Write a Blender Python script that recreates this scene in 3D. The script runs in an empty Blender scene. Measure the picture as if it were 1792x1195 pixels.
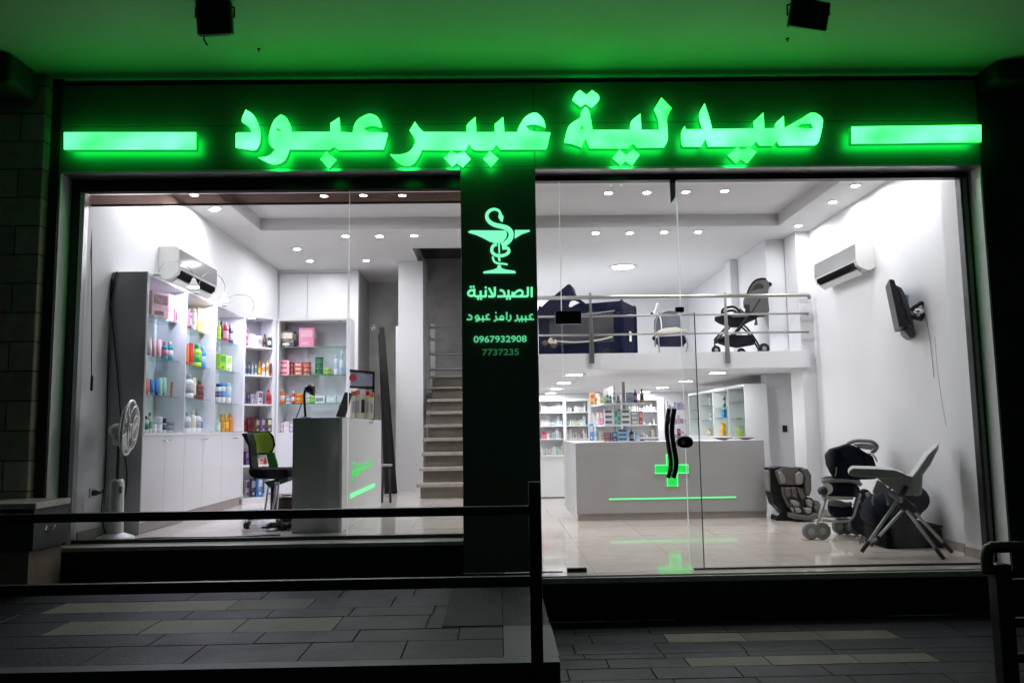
import bpy, math, random
from mathutils import Vector, Matrix
from mathutils.geometry import tessellate_polygon
random.seed(7)
C = bpy.context
S = C.scene
COL = S.collection
PI = math.pi

# ---------------------------------------------------------------- camera
FPX, PCX, PCY = 1420.0, 896.0, 597.5            # focal length and centre in pixels of the 1792 x 1195 photograph
PITCH, YAW, ROLL = math.atan(152 / 1420), 0.020, 0.0148
EYE = Vector((0.0, -6.75, 1.2))
cF = Vector((math.sin(YAW) * math.cos(PITCH), math.cos(YAW) * math.cos(PITCH), math.sin(PITCH)))
_r = Vector((math.cos(YAW), -math.sin(YAW), 0)); _u = _r.cross(cF)
cR = _r * math.cos(ROLL) - _u * math.sin(ROLL)
cU = _r * math.sin(ROLL) + _u * math.cos(ROLL)
cam = bpy.data.cameras.new('camera'); cam.sensor_width = 36; cam.lens = FPX / 1792 * 36
cam.clip_start = 0.05; cam.clip_end = 300
camo = bpy.data.objects.new('camera', cam); COL.objects.link(camo)
camo.matrix_world = Matrix(((cR.x, cU.x, -cF.x, EYE.x), (cR.y, cU.y, -cF.y, EYE.y), (cR.z, cU.z, -cF.z, EYE.z), (0, 0, 0, 1)))
S.camera = camo

# ---------------------------------------------------------------- night sky, exposure
W = bpy.data.worlds.new('World'); S.world = W; W.use_nodes = True
bg = W.node_tree.nodes['Background']
bg.inputs[0].default_value = (0.50, 0.60, 0.78, 1); bg.inputs[1].default_value = 0.045
S.view_settings.view_transform = 'Standard'; S.view_settings.look = 'None'
S.view_settings.exposure = 0.0; S.view_settings.gamma = 1.0
cy = S.cycles
cy.use_denoising = True
cy.max_bounces = 9; cy.diffuse_bounces = 5; cy.glossy_bounces = 4; cy.transparent_max_bounces = 24
cy.sample_clamp_indirect = 6.0; cy.caustics_reflective = False; cy.caustics_refractive = False
try: cy.use_light_tree = True
except Exception: pass


# ---------------------------------------------------------------- pixel of the photograph -> point on a plane of the place
def at(px, py, X=None, Y=None, Z=None):
    v = cF + cR * ((px - PCX) / FPX) - cU * ((py - PCY) / FPX)
    if Y is not None: t = (Y - EYE.y) / v.y
    elif X is not None: t = (X - EYE.x) / v.x
    else: t = (Z - EYE.z) / v.z
    return EYE + v * t
def depth(p): return (p - EYE).dot(cF)

# ---------------------------------------------------------------- materials
MC = {}
def mat(name, col, rough=.5, metal=0, var=0.0, scale=8, bump=0.0, coat=0, spec=.5, roughvar=0):
    if name in MC: return MC[name]
    m = bpy.data.materials.new(name); m.use_nodes = True; MC[name] = m
    nt = m.node_tree; b = nt.nodes['Principled BSDF']
    b.inputs['Base Color'].default_value = (*col, 1); b.inputs['Roughness'].default_value = rough
    b.inputs['Metallic'].default_value = metal; b.inputs['Coat Weight'].default_value = coat
    b.inputs['Specular IOR Level'].default_value = spec
    if var or bump or roughvar:
        tc = nt.nodes.new('ShaderNodeTexCoord'); n = nt.nodes.new('ShaderNodeTexNoise')
        n.inputs['Scale'].default_value = scale; n.inputs['Detail'].default_value = 6
        nt.links.new(tc.outputs['Object'], n.inputs['Vector'])
        if var:
            r = nt.nodes.new('ShaderNodeValToRGB')
            r.color_ramp.elements[0].position = .3; r.color_ramp.elements[1].position = .7
            r.color_ramp.elements[0].color = (*[c * (1 - var) for c in col], 1)
            r.color_ramp.elements[1].color = (*[min(1, c * (1 + var)) for c in col], 1)
            nt.links.new(n.outputs['Fac'], r.inputs['Fac']); nt.links.new(r.outputs['Color'], b.inputs['Base Color'])
        if roughvar:
            mr = nt.nodes.new('ShaderNodeMapRange'); mr.inputs['To Min'].default_value = max(0, rough - roughvar); mr.inputs['To Max'].default_value = rough + roughvar
            nt.links.new(n.outputs['Fac'], mr.inputs['Value']); nt.links.new(mr.outputs['Result'], b.inputs['Roughness'])
        if bump:
            bp = nt.nodes.new('ShaderNodeBump'); bp.inputs['Strength'].default_value = bump; bp.inputs['Distance'].default_value = .01
            nt.links.new(n.outputs['Fac'], bp.inputs['Height']); nt.links.new(bp.outputs['Normal'], b.inputs['Normal'])
    return m
def emit(name, col, strength):
    if name in MC: return MC[name]
    m = bpy.data.materials.new(name); m.use_nodes = True; MC[name] = m
    b = m.node_tree.nodes['Principled BSDF']
    b.inputs['Base Color'].default_value = (*[min(.8, c) for c in col], 1)
    b.inputs['Emission Color'].default_value = (*col, 1); b.inputs['Emission Strength'].default_value = strength
    return m
def glass(name, tint=(.97, .985, .98), refl=.9, ior=1.45, dirt=0):
    if name in MC: return MC[name]
    m = bpy.data.materials.new(name); m.use_nodes = True; MC[name] = m
    nt = m.node_tree; nt.nodes.remove(nt.nodes['Principled BSDF']); out = nt.nodes['Material Output']
    t = nt.nodes.new('ShaderNodeBsdfTransparent'); t.inputs[0].default_value = (*tint, 1)
    g = nt.nodes.new('ShaderNodeBsdfGlossy'); g.inputs['Roughness'].default_value = .01; g.inputs[0].default_value = (refl, refl, refl, 1)
    f = nt.nodes.new('ShaderNodeFresnel'); ge = nt.nodes.new('ShaderNodeNewGeometry'); mi_ = nt.nodes.new('ShaderNodeMapRange')
    mi_.inputs['To Min'].default_value = ior; mi_.inputs['To Max'].default_value = 1 / ior       # leaving face of a thin pane: no total reflection
    nt.links.new(ge.outputs['Backfacing'], mi_.inputs['Value']); nt.links.new(mi_.outputs[0], f.inputs['IOR'])
    mx = nt.nodes.new('ShaderNodeMixShader')
    nt.links.new(f.outputs[0], mx.inputs[0]); nt.links.new(t.outputs[0], mx.inputs[1]); nt.links.new(g.outputs[0], mx.inputs[2])
    last = mx
    if dirt:
        tc = nt.nodes.new('ShaderNodeTexCoord'); mp = nt.nodes.new('ShaderNodeMapping'); mp.inputs['Scale'].default_value = (1, 1, .35); mp.inputs['Rotation'].default_value = (0, .5, 0)
        nz = nt.nodes.new('ShaderNodeTexNoise'); nz.inputs['Scale'].default_value = 2.6; nz.inputs['Detail'].default_value = 8; nz.inputs['Distortion'].default_value = 1.2
        mr = nt.nodes.new('ShaderNodeMapRange'); mr.inputs['From Min'].default_value = .5; mr.inputs['From Max'].default_value = .8; mr.inputs['To Max'].default_value = dirt
        df = nt.nodes.new('ShaderNodeBsdfTranslucent'); df.inputs[0].default_value = (.9, .9, .9, 1); m2 = nt.nodes.new('ShaderNodeMixShader')
        nt.links.new(tc.outputs['Object'], mp.inputs['Vector']); nt.links.new(mp.outputs[0], nz.inputs['Vector']); nt.links.new(nz.outputs['Fac'], mr.inputs['Value'])
        nt.links.new(mr.outputs[0], m2.inputs[0]); nt.links.new(mx.outputs[0], m2.inputs[1]); nt.links.new(df.outputs[0], m2.inputs[2]); last = m2
    nt.links.new(last.outputs[0], out.inputs['Surface'])
    return m
def marble(name, c0, c1, rough):
    m = bpy.data.materials.new(name); m.use_nodes = True; MC[name] = m
    nt = m.node_tree; b = nt.nodes['Principled BSDF']; b.inputs['Roughness'].default_value = rough; b.inputs['Specular IOR Level'].default_value = .5
    tc = nt.nodes.new('ShaderNodeTexCoord'); mp = nt.nodes.new('ShaderNodeMapping'); mp.inputs['Scale'].default_value = (1.2, 3.0, 1)
    n = nt.nodes.new('ShaderNodeTexNoise'); n.inputs['Scale'].default_value = 2.2; n.inputs['Detail'].default_value = 9; n.inputs['Distortion'].default_value = 1.6
    r = nt.nodes.new('ShaderNodeValToRGB'); r.color_ramp.elements[0].position = .35; r.color_ramp.elements[1].position = .68
    r.color_ramp.elements[0].color = (*c0, 1); r.color_ramp.elements[1].color = (*c1, 1)
    br = nt.nodes.new('ShaderNodeTexBrick'); br.offset = 0; br.inputs['Scale'].default_value = 1.0
    br.inputs['Brick Width'].default_value = .8; br.inputs['Row Height'].default_value = .8; br.inputs['Mortar Size'].default_value = .0025
    br.inputs['Color1'].default_value = (1, 1, 1, 1); br.inputs['Color2'].default_value = (.93, .93, .93, 1); br.inputs['Mortar'].default_value = (.55, .52, .5, 1)
    mx = nt.nodes.new('ShaderNodeMix'); mx.data_type = 'RGBA'; mx.blend_type = 'MULTIPLY'; mx.inputs[0].default_value = 1
    L = nt.links.new
    L(tc.outputs['Object'], mp.inputs['Vector']); L(mp.outputs[0], n.inputs['Vector']); L(n.outputs['Fac'], r.inputs[0])
    L(tc.outputs['Object'], br.inputs['Vector']); L(r.outputs[0], mx.inputs[6]); L(br.outputs['Color'], mx.inputs[7]); L(mx.outputs[2], b.inputs['Base Color'])
    return m
def stone_blocks(name):
    m = bpy.data.materials.new(name); m.use_nodes = True; MC[name] = m
    nt = m.node_tree; b = nt.nodes['Principled BSDF']; b.inputs['Roughness'].default_value = .8
    tc = nt.nodes.new('ShaderNodeTexCoord'); sp = nt.nodes.new('ShaderNodeSeparateXYZ'); cb = nt.nodes.new('ShaderNodeCombineXYZ')
    br = nt.nodes.new('ShaderNodeTexBrick'); br.inputs['Scale'].default_value = 1
    br.inputs['Brick Width'].default_value = .42; br.inputs['Row Height'].default_value = .24; br.inputs['Mortar Size'].default_value = .006
    br.inputs['Color1'].default_value = (.66, .58, .44, 1); br.inputs['Color2'].default_value = (.44, .38, .29, 1); br.inputs['Mortar'].default_value = (.10, .09, .07, 1)
    n = nt.nodes.new('ShaderNodeTexNoise'); n.inputs['Scale'].default_value = 9; n.inputs['Detail'].default_value = 8
    mx = nt.nodes.new('ShaderNodeMix'); mx.data_type = 'RGBA'; mx.blend_type = 'MULTIPLY'; mx.inputs[0].default_value = .7
    bp = nt.nodes.new('ShaderNodeBump'); bp.inputs['Strength'].default_value = .5; bp.inputs['Distance'].default_value = .02
    L = nt.links.new
    L(tc.outputs['Object'], sp.inputs[0]); L(sp.outputs['X'], cb.inputs['X']); L(sp.outputs['Z'], cb.inputs['Y']); L(cb.outputs[0], br.inputs['Vector'])
    L(tc.outputs['Object'], n.inputs['Vector']); L(br.outputs['Color'], mx.inputs[6]); L(n.outputs['Color'], mx.inputs[7]); L(mx.outputs[2], b.inputs['Base Color'])
    L(n.outputs['Fac'], bp.inputs['Height']); L(bp.outputs['Normal'], b.inputs['Normal'])
    return m

M_WALL = mat('white_wall_paint', (.78, .78, .80), .55, var=.02, scale=1.5, bump=.03)
M_CEIL = mat('ceiling_paint', (.62, .61, .61), .8, var=.015, scale=1.2)
M_LAM = mat('white_laminate', (.76, .76, .78), .3, var=.012, scale=2, roughvar=.08)
M_LAMG = mat('dark_grey_laminate', (.42, .415, .43), .42, var=.06, scale=4, roughvar=.08)
M_GREYLAM = mat('pale_grey_laminate', (.42, .408, .412), .32, var=.012, scale=2, roughvar=.06)
M_SKIRT = mat('skirting_grey', (.36, .32, .30), .4, var=.05)
M_DIMPLASTER = mat('dimmed_plaster', (.40, .385, .37), .85, var=.18, scale=3, bump=.1)  # dimness of the unlit stairwell is put into this grey
M_DIMPLASTER2 = mat('dimmed_grey_green_plaster', (.42, .43, .42), .8, var=.10, scale=2)  # stairwell side wall and landing, unlit dimness in the colour too
M_FLOOR = marble('beige_marble', (.64, .56, .49), (.74, .67, .60), .065)
M_FLOOR2 = marble('pale_marble', (.62, .56, .51), (.74, .68, .63), .08)
M_STONE = stone_blocks('limestone_blocks')
M_BLACK = mat('black_metal', (.012, .012, .013), .42, .3, var=.2, scale=15, roughvar=.12)
M_VOID = mat('dark_slot', (.006, .006, .006), .9, spec=.05)
M_BLACKP = mat('black_plastic', (.010, .010, .011), .38, spec=.25, roughvar=.1, scale=20)
M_FRAME = mat('black_window_frame', (.016, .016, .017), .35, .2, roughvar=.1)
M_ALU = mat('brushed_aluminium', (.55, .56, .57), .35, .85, roughvar=.12, scale=30)
M_STEEL = mat('satin_steel', (.38, .37, .35), .34, .9, roughvar=.1, scale=30)
M_CHROME = mat('chrome', (.75, .75, .76), .12, 1)
M_ACP = mat('dark_composite_panel', (.075, .115, .082), .42, var=.12, scale=2.5, roughvar=.10)
M_JAMB = mat('white_jamb_panel', (.84, .84, .84), .35, var=.02)
M_SOFFIT = mat('soffit_paint_glow_tint', (.36, .42, .37), .85, var=.08, scale=1.1, bump=.06)  # green glow of the sign tinted into the white soffit colour
M_PLINTH = mat('black_granite', (.012, .011, .010), .55, var=.3, scale=40)
M_DARKW = mat('dark_render', (.020, .019, .018), .8, var=.3, scale=4)
M_SILL = mat('sill_marble', (.50, .46, .42), .3, var=.12, scale=12)
M_TAN = mat('tan_stone_facing', (.22, .17, .12), .7, var=.25, scale=6, bump=.15)
M_GLASS = glass('shop_glass', dirt=.022)
M_SHELFG = glass('shelf_glass', (.80, .90, .87), .9, 1.5)
M_GEDGE = mat('green_glass_edge', (.10, .20, .17), .15)
def translucent(name, col):
    m = bpy.data.materials.new(name); m.use_nodes = True; nt = m.node_tree; b = nt.nodes['Principled BSDF']; b.inputs['Base Color'].default_value = (*col, 1); b.inputs['Roughness'].default_value = .3
    t = nt.nodes.new('ShaderNodeBsdfTranslucent'); t.inputs[0].default_value = (*col, 1); mx = nt.nodes.new('ShaderNodeMixShader'); mx.inputs[0].default_value = .85
    nt.links.new(b.outputs[0], mx.inputs[1]); nt.links.new(t.outputs[0], mx.inputs[2]); nt.links.new(mx.outputs[0], nt.nodes['Material Output'].inputs['Surface']); return m
M_GEDGE2 = translucent('pale_glass_edge', (.92, .95, .94))
M_SEAM = bpy.data.materials.new('silicone_seam'); M_SEAM.use_nodes = True
_nt = M_SEAM.node_tree; _t = _nt.nodes.new('ShaderNodeBsdfTransparent'); _d = _nt.nodes.new('ShaderNodeBsdfTranslucent'); _d.inputs[0].default_value = (1, 1, 1, 1); _a = _nt.nodes.new('ShaderNodeMixShader'); _a.inputs[0].default_value = .72
_nt.links.new(_t.outputs[0], _a.inputs[1]); _nt.links.new(_d.outputs[0], _a.inputs[2]); _nt.links.new(_a.outputs[0], _nt.nodes['Material Output'].inputs['Surface'])
M_FILM = glass('bronze_film', (.40, .32, .30), .5, 1.3)
M_NAVY = mat('navy_fabric', (.005, .0065, .024), .8, var=.25, scale=25, bump=.2, spec=.08)
M_NAVY2 = mat('dark_navy_fabric', (.010, .012, .024), .8, var=.3, scale=25, bump=.2, spec=.08)
M_MESHG = mat('grey_netting', (.055, .055, .062), .9, var=.08, scale=60, spec=.08)
M_GREYF = mat('grey_fabric', (.10, .098, .095), .85, var=.12, scale=40, bump=.2, spec=.08)
M_BLKF = mat('black_fabric', (.012, .012, .014), .85, var=.3, scale=40, bump=.2, spec=.08)
M_TAUPE = mat('taupe_fabric', (.125, .113, .106), .8, var=.15, scale=35, bump=.2, spec=.08)
M_TAUPEL = mat('light_taupe_fabric', (.27, .25, .235), .8, var=.12, scale=35, bump=.2, spec=.08)
M_WPL = mat('white_plastic', (.72, .72, .70), .3, roughvar=.1)
M_CREAM = mat('cream_fabric', (.46, .445, .37), .8, var=.06)
M_GTUBE = mat('grey_green_tube', (.42, .45, .44), .35, .2, roughvar=.1)
M_GPL = mat('grey_plastic', (.24, .24, .235), .5, var=.08)
M_LIME = mat('lime_mesh', (.58, .86, .05), .7, var=.12, scale=60)
M_GREENF = mat('green_mesh', (.05, .48, .05), .7, var=.12, scale=60)
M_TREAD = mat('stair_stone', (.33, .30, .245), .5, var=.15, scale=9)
M_RISER = mat('stair_stone_shaded', (.16, .14, .11), .85, var=.15, scale=5)  # shade under the treads put into a darker stair stone, for the risers
M_WOOD = mat('brown_wicker', (.07, .04, .025), .7, var=.3, scale=30)
M_DL = emit('downlight_lens', (.975, .958, 1), 660)
M_DLW = emit('panel_light_lens', (.97, .975, 1), 140)
M_CLIP = emit('clip_lamp_lens', (.76, .72, 1), 520)
M_GF = emit('sign_front_green', (.020, 1.0, .066), 6.4)
_nt = M_GF.node_tree; _tc = _nt.nodes.new('ShaderNodeTexCoord'); _nz = _nt.nodes.new('ShaderNodeTexNoise'); _nz.inputs['Scale'].default_value = 4.0; _nz.inputs['Detail'].default_value = .5
_rp = _nt.nodes.new('ShaderNodeValToRGB'); _rp.color_ramp.elements[0].position = .22; _rp.color_ramp.elements[1].position = .80
_rp.color_ramp.elements[0].color = (.009, .9, .034, 1); _rp.color_ramp.elements[1].color = (.048, 1, .130, 1)
_nt.links.new(_tc.outputs['Object'], _nz.inputs['Vector']); _nt.links.new(_nz.outputs['Fac'], _rp.inputs[0]); _nt.links.new(_rp.outputs[0], _nt.nodes['Principled BSDF'].inputs['Emission Color'])
M_GB = emit('sign_back_green', (.006, 1.0, .09), 9)
M_GS = emit('sign_return_green', (.008, .5, .07), .6)
M_TEAL = emit('emblem_teal', (.22, 1.0, .55), 1.05)
M_TXT = emit('lettering_green', (.20, 1.0, .50), 1.0)
M_TXT2 = emit('lettering_green_weaker', (.13, .75, .36), .8)
M_TXT3 = emit('lettering_green_dim', (.02, .14, .055), .9)
M_CNT = emit('counter_strip_green', (.14, 1.0, .30), .95)
M_CROSS = emit('counter_cross_green', (.015, .75, .10), .45)

# ---------------------------------------------------------------- mesh builder
def link(o): COL.objects.link(o); return o
class MB:
    def __init__(s): s.v = []; s.f = []; s.m = []; s.sm = []
    def add(s, vs, fs, mi=0, smooth=False):
        n = len(s.v); s.v += [Vector(v) for v in vs]
        for f in fs: s.f.append([i + n for i in f]); s.m.append(mi); s.sm.append(smooth)
        return s
    def box(s, a, b, mi=0):
        x0, y0, z0 = [min(p, q) for p, q in zip(a, b)]; x1, y1, z1 = [max(p, q) for p, q in zip(a, b)]
        return s.add([(x0, y0, z0), (x1, y0, z0), (x1, y1, z0), (x0, y1, z0), (x0, y0, z1), (x1, y0, z1), (x1, y1, z1), (x0, y1, z1)],
                     [(0, 3, 2, 1), (4, 5, 6, 7), (0, 1, 5, 4), (1, 2, 6, 5), (2, 3, 7, 6), (3, 0, 4, 7)], mi)
    def obox(s, c, size, rot=None, mi=0):
        n = len(s.v); h = [q / 2 for q in size]; s.box([-q for q in h], h, mi)
        R = rot or Matrix.Identity(3)
        for i in range(n, len(s.v)): s.v[i] = R @ s.v[i] + Vector(c)
        return s
    def tube(s, pts, r, seg=10, mi=0, closed=False, cap=True):
        pts = [Vector(p) for p in pts]; n = len(pts); rs = r if isinstance(r, (list, tuple)) else [r] * n
        base = len(s.v); vs = []; fs = []; up = None
        for i, p in enumerate(pts):
            if closed: t = pts[(i + 1) % n] - pts[i - 1]
            else: t = (pts[min(i + 1, n - 1)] - pts[max(i - 1, 0)])
            t.normalize()
            if up is None: up = Vector((0, 0, 1)) if abs(t.z) < .9 else Vector((1, 0, 0))
            a = up - t * up.dot(t)
            if a.length < 1e-4: a = t.orthogonal()
            a.normalize(); up = a; b = t.cross(a)
            for k in range(seg):
                w = 2 * PI * k / seg; vs.append(p + (a * math.cos(w) + b * math.sin(w)) * rs[i])
        for i in range(n if closed else n - 1):
            j = (i + 1) % n
            for k in range(seg): fs.append((i * seg + k, j * seg + k, j * seg + (k + 1) % seg, i * seg + (k + 1) % seg))
        s.add(vs, fs, mi, True)
        if cap and not closed:
            s.f.append([base + k for k in range(seg)]); s.m.append(mi); s.sm.append(False)
            s.f.append([base + (n - 1) * seg + k for k in reversed(range(seg))]); s.m.append(mi); s.sm.append(False)
        return s
    def lathe(s, prof, c=(0, 0, 0), seg=16, mi=0, axis='z', smooth=True):
        vs = []; fs = []; n = len(prof)
        for r, h in prof:
            for k in range(seg):
                w = 2 * PI * k / seg; q = (r * math.cos(w), r * math.sin(w), h)
                if axis == 'y': q = (q[0], -q[2], q[1])
                if axis == 'x': q = (q[2], q[0], q[1])
                vs.append(Vector(q) + Vector(c))
        for i in range(n - 1):
            for k in range(seg): fs.append((i * seg + k, i * seg + (k + 1) % seg, (i + 1) * seg + (k + 1) % seg, (i + 1) * seg + k))
        base = len(s.v); s.add(vs, fs, mi, smooth)
        for row, rev in ((0, True), (n - 1, False)):
            if prof[row][0] > 1e-5:
                q = [base + row * seg + k for k in range(seg)]
                s.f.append(q[::-1] if rev else q); s.m.append(mi); s.sm.append(False)
        return s
    def disc(s, c, r, seg=16, mi=0):
        return s.add([(c[0] + r * math.cos(-2 * PI * k / seg), c[1] + r * math.sin(-2 * PI * k / seg), c[2]) for k in range(seg)], [tuple(range(seg))], mi)
    def ell(s, c, rad, rot=None, mi=0, seg=14, rings=9):
        vs = []; fs = []; R = rot or Matrix.Identity(3)
        for i in range(rings + 1):
            a = PI * i / rings
            for k in range(seg):
                w = 2 * PI * k / seg
                vs.append(R @ Vector((rad[0] * math.sin(a) * math.cos(w), rad[1] * math.sin(a) * math.sin(w), rad[2] * math.cos(a))) + Vector(c))
        for i in range(rings):
            for k in range(seg): fs.append((i * seg + k, (i + 1) * seg + k, (i + 1) * seg + (k + 1) % seg, i * seg + (k + 1) % seg))
        return s.add(vs, fs, mi, True)
    def prism(s, loops, dirv, mis=(0, 0, 0)):
        """loops of 3-D points (outer first, then holes), pushed along dirv; mis = front, side, back slots"""
        loops = [[Vector(p) for p in l] for l in loops]; d = Vector(dirv)
        flat = [p for l in loops for p in l]; tri = tessellate_polygon(loops)
        nrm = Vector((0, 0, 0))
        n = len(flat); base = len(s.v)
        s.v += flat + [p + d for p in flat]
        for t in tri:
            a, b, c = [flat[i] for i in t]; flip = (b - a).cross(c - a).dot(d) > 0
            q = list(t)[::-1] if flip else list(t)
            s.f.append([base + i for i in q]); s.m.append(mis[0]); s.sm.append(False)
            s.f.append([base + n + i for i in reversed(q)]); s.m.append(mis[2]); s.sm.append(False)
        k = 0
        for l in loops:
            m = len(l)
            for i in range(m):
                j = (i + 1) % m
                s.f.append([base + k + i, base + k + j, base + n + k + j, base + n + k + i]); s.m.append(mis[1]); s.sm.append(False)
            k += m
        return s
    def px(s, pts, Y0, Y1, o=(0, 0), k=1.0, mi=0, ref=None, skew=0):
        """outline in photo pixels -> solid between the depths Y0 and Y1"""
        ref = (Y0 + Y1) / 2 if ref is None else ref
        P = [at(o[0] + x * k, o[1] + y * k, Y=ref) for x, y in pts]
        return s.prism([[Vector((p.x + (Y0 - ref) * skew, Y0, p.z)) for p in P]], ((Y1 - Y0) * skew, Y1 - Y0, 0), (mi, mi, mi))
    def mesh(s, name, mats, off=Vector((0, 0, 0))):
        me = bpy.data.meshes.new(name); me.from_pydata([v - off for v in s.v], [], s.f)
        for m in (mats if isinstance(mats, (list, tuple)) else [mats]): me.materials.append(m)
        me.polygons.foreach_set('material_index', s.m); me.polygons.foreach_set('use_smooth', s.sm); me.update()
        return me
    def build(s, name, mats, parent=None, bevel=0, seg=2, subsurf=0):
        off = Vector((0, 0, 0)); q = parent
        while q is not None: off += q.location; q = q.parent
        o = link(bpy.data.objects.new(name, s.mesh(name, mats, off)))
        if parent is not None: o.parent = parent
        if bevel:
            b = o.modifiers.new('bevel', 'BEVEL'); b.width = bevel; b.segments = seg; b.limit_method = 'ANGLE'; b.angle_limit = math.radians(35); b.harden_normals = False
        if subsurf:
            q = o.modifiers.new('sub', 'SUBSURF'); q.levels = subsurf; q.render_levels = subsurf
        return o
def B(*ab): 
    m = MB()
    for a, b in ab: m.box(a, b)
    return m
def tag(o, label=None, cat=None, group=None, kind=None):
    if label: o['label'] = label
    if cat: o['category'] = cat
    if group: o['group'] = group
    if kind: o['kind'] = kind
    return o
def thing(name, label, cat, loc=(0, 0, 0), group=None):
    o = link(bpy.data.objects.new(name, None)); o.location = loc; o.empty_display_size = .1
    return tag(o, label, cat, group)
def smooth(pts, n=6):
    pts = [Vector(p) for p in pts]; out = []
    for i in range(len(pts) - 1):
        p0 = pts[max(i - 1, 0)]; p1 = pts[i]; p2 = pts[i + 1]; p3 = pts[min(i + 2, len(pts) - 1)]
        for k in range(n):
            t = k / n
            out.append(.5 * ((2 * p1) + (p2 - p0) * t + (2 * p0 - 5 * p1 + 4 * p2 - p3) * t * t + (3 * p1 - p0 - 3 * p2 + p3) * t ** 3))
    return out + [pts[-1]]

# key dimensions (metres; right shop floor is Z = 0, facade plane is Y = 0, window plane is Y = 0.2)
XL, XR, ZL, ZC, ZC2, ZS = -3.55, 4.30, 0.30, 3.82, 3.98, 4.22
YG = 0.20
ZP, ZT = -0.36, 0.04                            # pavement, terrace
YM = 4.0; ZMB, ZMT = 1.957, 2.177               # mezzanine front edge, underside, top
XMR = 3.86

# ---------------------------------------------------------------- setting: grounds and floors
tag(B(((-30, -40, ZP - .3), (30, -5.2, ZP - .05))).build('road', mat('asphalt', (.04, .04, .042), .8, var=.3, scale=60, bump=.3)), 'dark asphalt road in front of the shops', 'road', kind='structure')

def tile_mat(name, col, rough):
    m = bpy.data.materials.new(name); m.use_nodes = True; nt = m.node_tree; b = nt.nodes['Principled BSDF']
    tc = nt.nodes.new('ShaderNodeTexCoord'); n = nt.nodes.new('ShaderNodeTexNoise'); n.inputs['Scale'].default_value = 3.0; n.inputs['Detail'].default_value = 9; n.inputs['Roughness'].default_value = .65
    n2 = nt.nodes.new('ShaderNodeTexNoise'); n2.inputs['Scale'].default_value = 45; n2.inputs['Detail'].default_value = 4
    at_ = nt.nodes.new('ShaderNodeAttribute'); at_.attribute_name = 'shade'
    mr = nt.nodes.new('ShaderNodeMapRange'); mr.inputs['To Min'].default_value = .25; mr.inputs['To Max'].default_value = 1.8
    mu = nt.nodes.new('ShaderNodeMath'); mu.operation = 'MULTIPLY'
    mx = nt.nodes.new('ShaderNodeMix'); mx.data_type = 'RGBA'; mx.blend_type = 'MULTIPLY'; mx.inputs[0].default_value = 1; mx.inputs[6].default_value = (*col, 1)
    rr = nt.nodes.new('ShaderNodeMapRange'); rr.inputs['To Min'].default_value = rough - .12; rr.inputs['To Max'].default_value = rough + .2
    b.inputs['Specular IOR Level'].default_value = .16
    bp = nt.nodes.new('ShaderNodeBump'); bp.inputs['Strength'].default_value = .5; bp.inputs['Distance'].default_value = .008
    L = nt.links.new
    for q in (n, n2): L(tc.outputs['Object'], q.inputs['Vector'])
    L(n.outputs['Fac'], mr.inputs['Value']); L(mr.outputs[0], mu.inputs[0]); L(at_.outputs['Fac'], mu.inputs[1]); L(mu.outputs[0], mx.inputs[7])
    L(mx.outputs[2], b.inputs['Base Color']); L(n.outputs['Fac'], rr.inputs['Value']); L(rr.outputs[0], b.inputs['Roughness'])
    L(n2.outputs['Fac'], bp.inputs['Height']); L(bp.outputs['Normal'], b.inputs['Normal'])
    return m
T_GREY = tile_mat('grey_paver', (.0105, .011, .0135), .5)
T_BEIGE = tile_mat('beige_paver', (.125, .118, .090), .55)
T_GROUT = mat('grout', (.007, .007, .008), .9, spec=.1)
def paving(name, x0, x1, rows, z, beige, label, cat, L0=.56, base=.3):
    """rows = list of Y edges from back to front; tiles of stone with open joints over a grout bed"""
    rnd = random.Random(name); mb = MB(); shade = []
    mb.box((x0, rows[-1], z - base), (x1, rows[0], z - .007), 2); shade += [1] * 6
    for r in range(len(rows) - 1):
        ya, yb = rows[r], rows[r + 1]; x = x0 - rnd.random() * L0
        while x < x1:
            w = L0 * (.92 + .16 * rnd.random()); xa, xb = max(x, x0), min(x + w, x1); x += w
            if xb - xa < .03: continue
            mid = (xa + xb) / 2; bg_ = any(bx0 <= mid <= bx1 and br == r for br, bx0, bx1 in beige)
            dz = rnd.uniform(-.0015, .0015); g = .003; c = .002
            X0, X1, Y0, Y1, Z1 = xa + g, xb - g, yb + g, ya - g, z + dz
            mb.add([(X0, Y0, z - .03), (X1, Y0, z - .03), (X1, Y1, z - .03), (X0, Y1, z - .03), (X0, Y0, Z1 - c), (X1, Y0, Z1 - c), (X1, Y1, Z1 - c), (X0, Y1, Z1 - c),
                    (X0 + c, Y0 + c, Z1), (X1 - c, Y0 + c, Z1), (X1 - c, Y1 - c, Z1), (X0 + c, Y1 - c, Z1)],
                   [(8, 9, 10, 11), (4, 5, 9, 8), (5, 6, 10, 9), (6, 7, 11, 10), (7, 4, 8, 11), (0, 1, 5, 4), (1, 2, 6, 5), (2, 3, 7, 6), (3, 0, 4, 7)], 1 if bg_ else 0)
            shade += [rnd.uniform(.7, 1.3)] * 9
    o = mb.build(name, [T_GREY, T_BEIGE, T_GROUT])
    a = o.data.attributes.new('shade', 'FLOAT', 'FACE'); a.data.foreach_set('value', shade)
    return tag(o, label, cat, kind='structure')
rowsT = [-.02, -.31, -.60, -.884, -1.217, -1.467, -1.82, -2.09, -2.45]
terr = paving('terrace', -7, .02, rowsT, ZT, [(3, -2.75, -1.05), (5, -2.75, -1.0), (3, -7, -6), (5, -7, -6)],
              'raised terrace of grey stone pavers with two beige bands', 'terrace')
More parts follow.
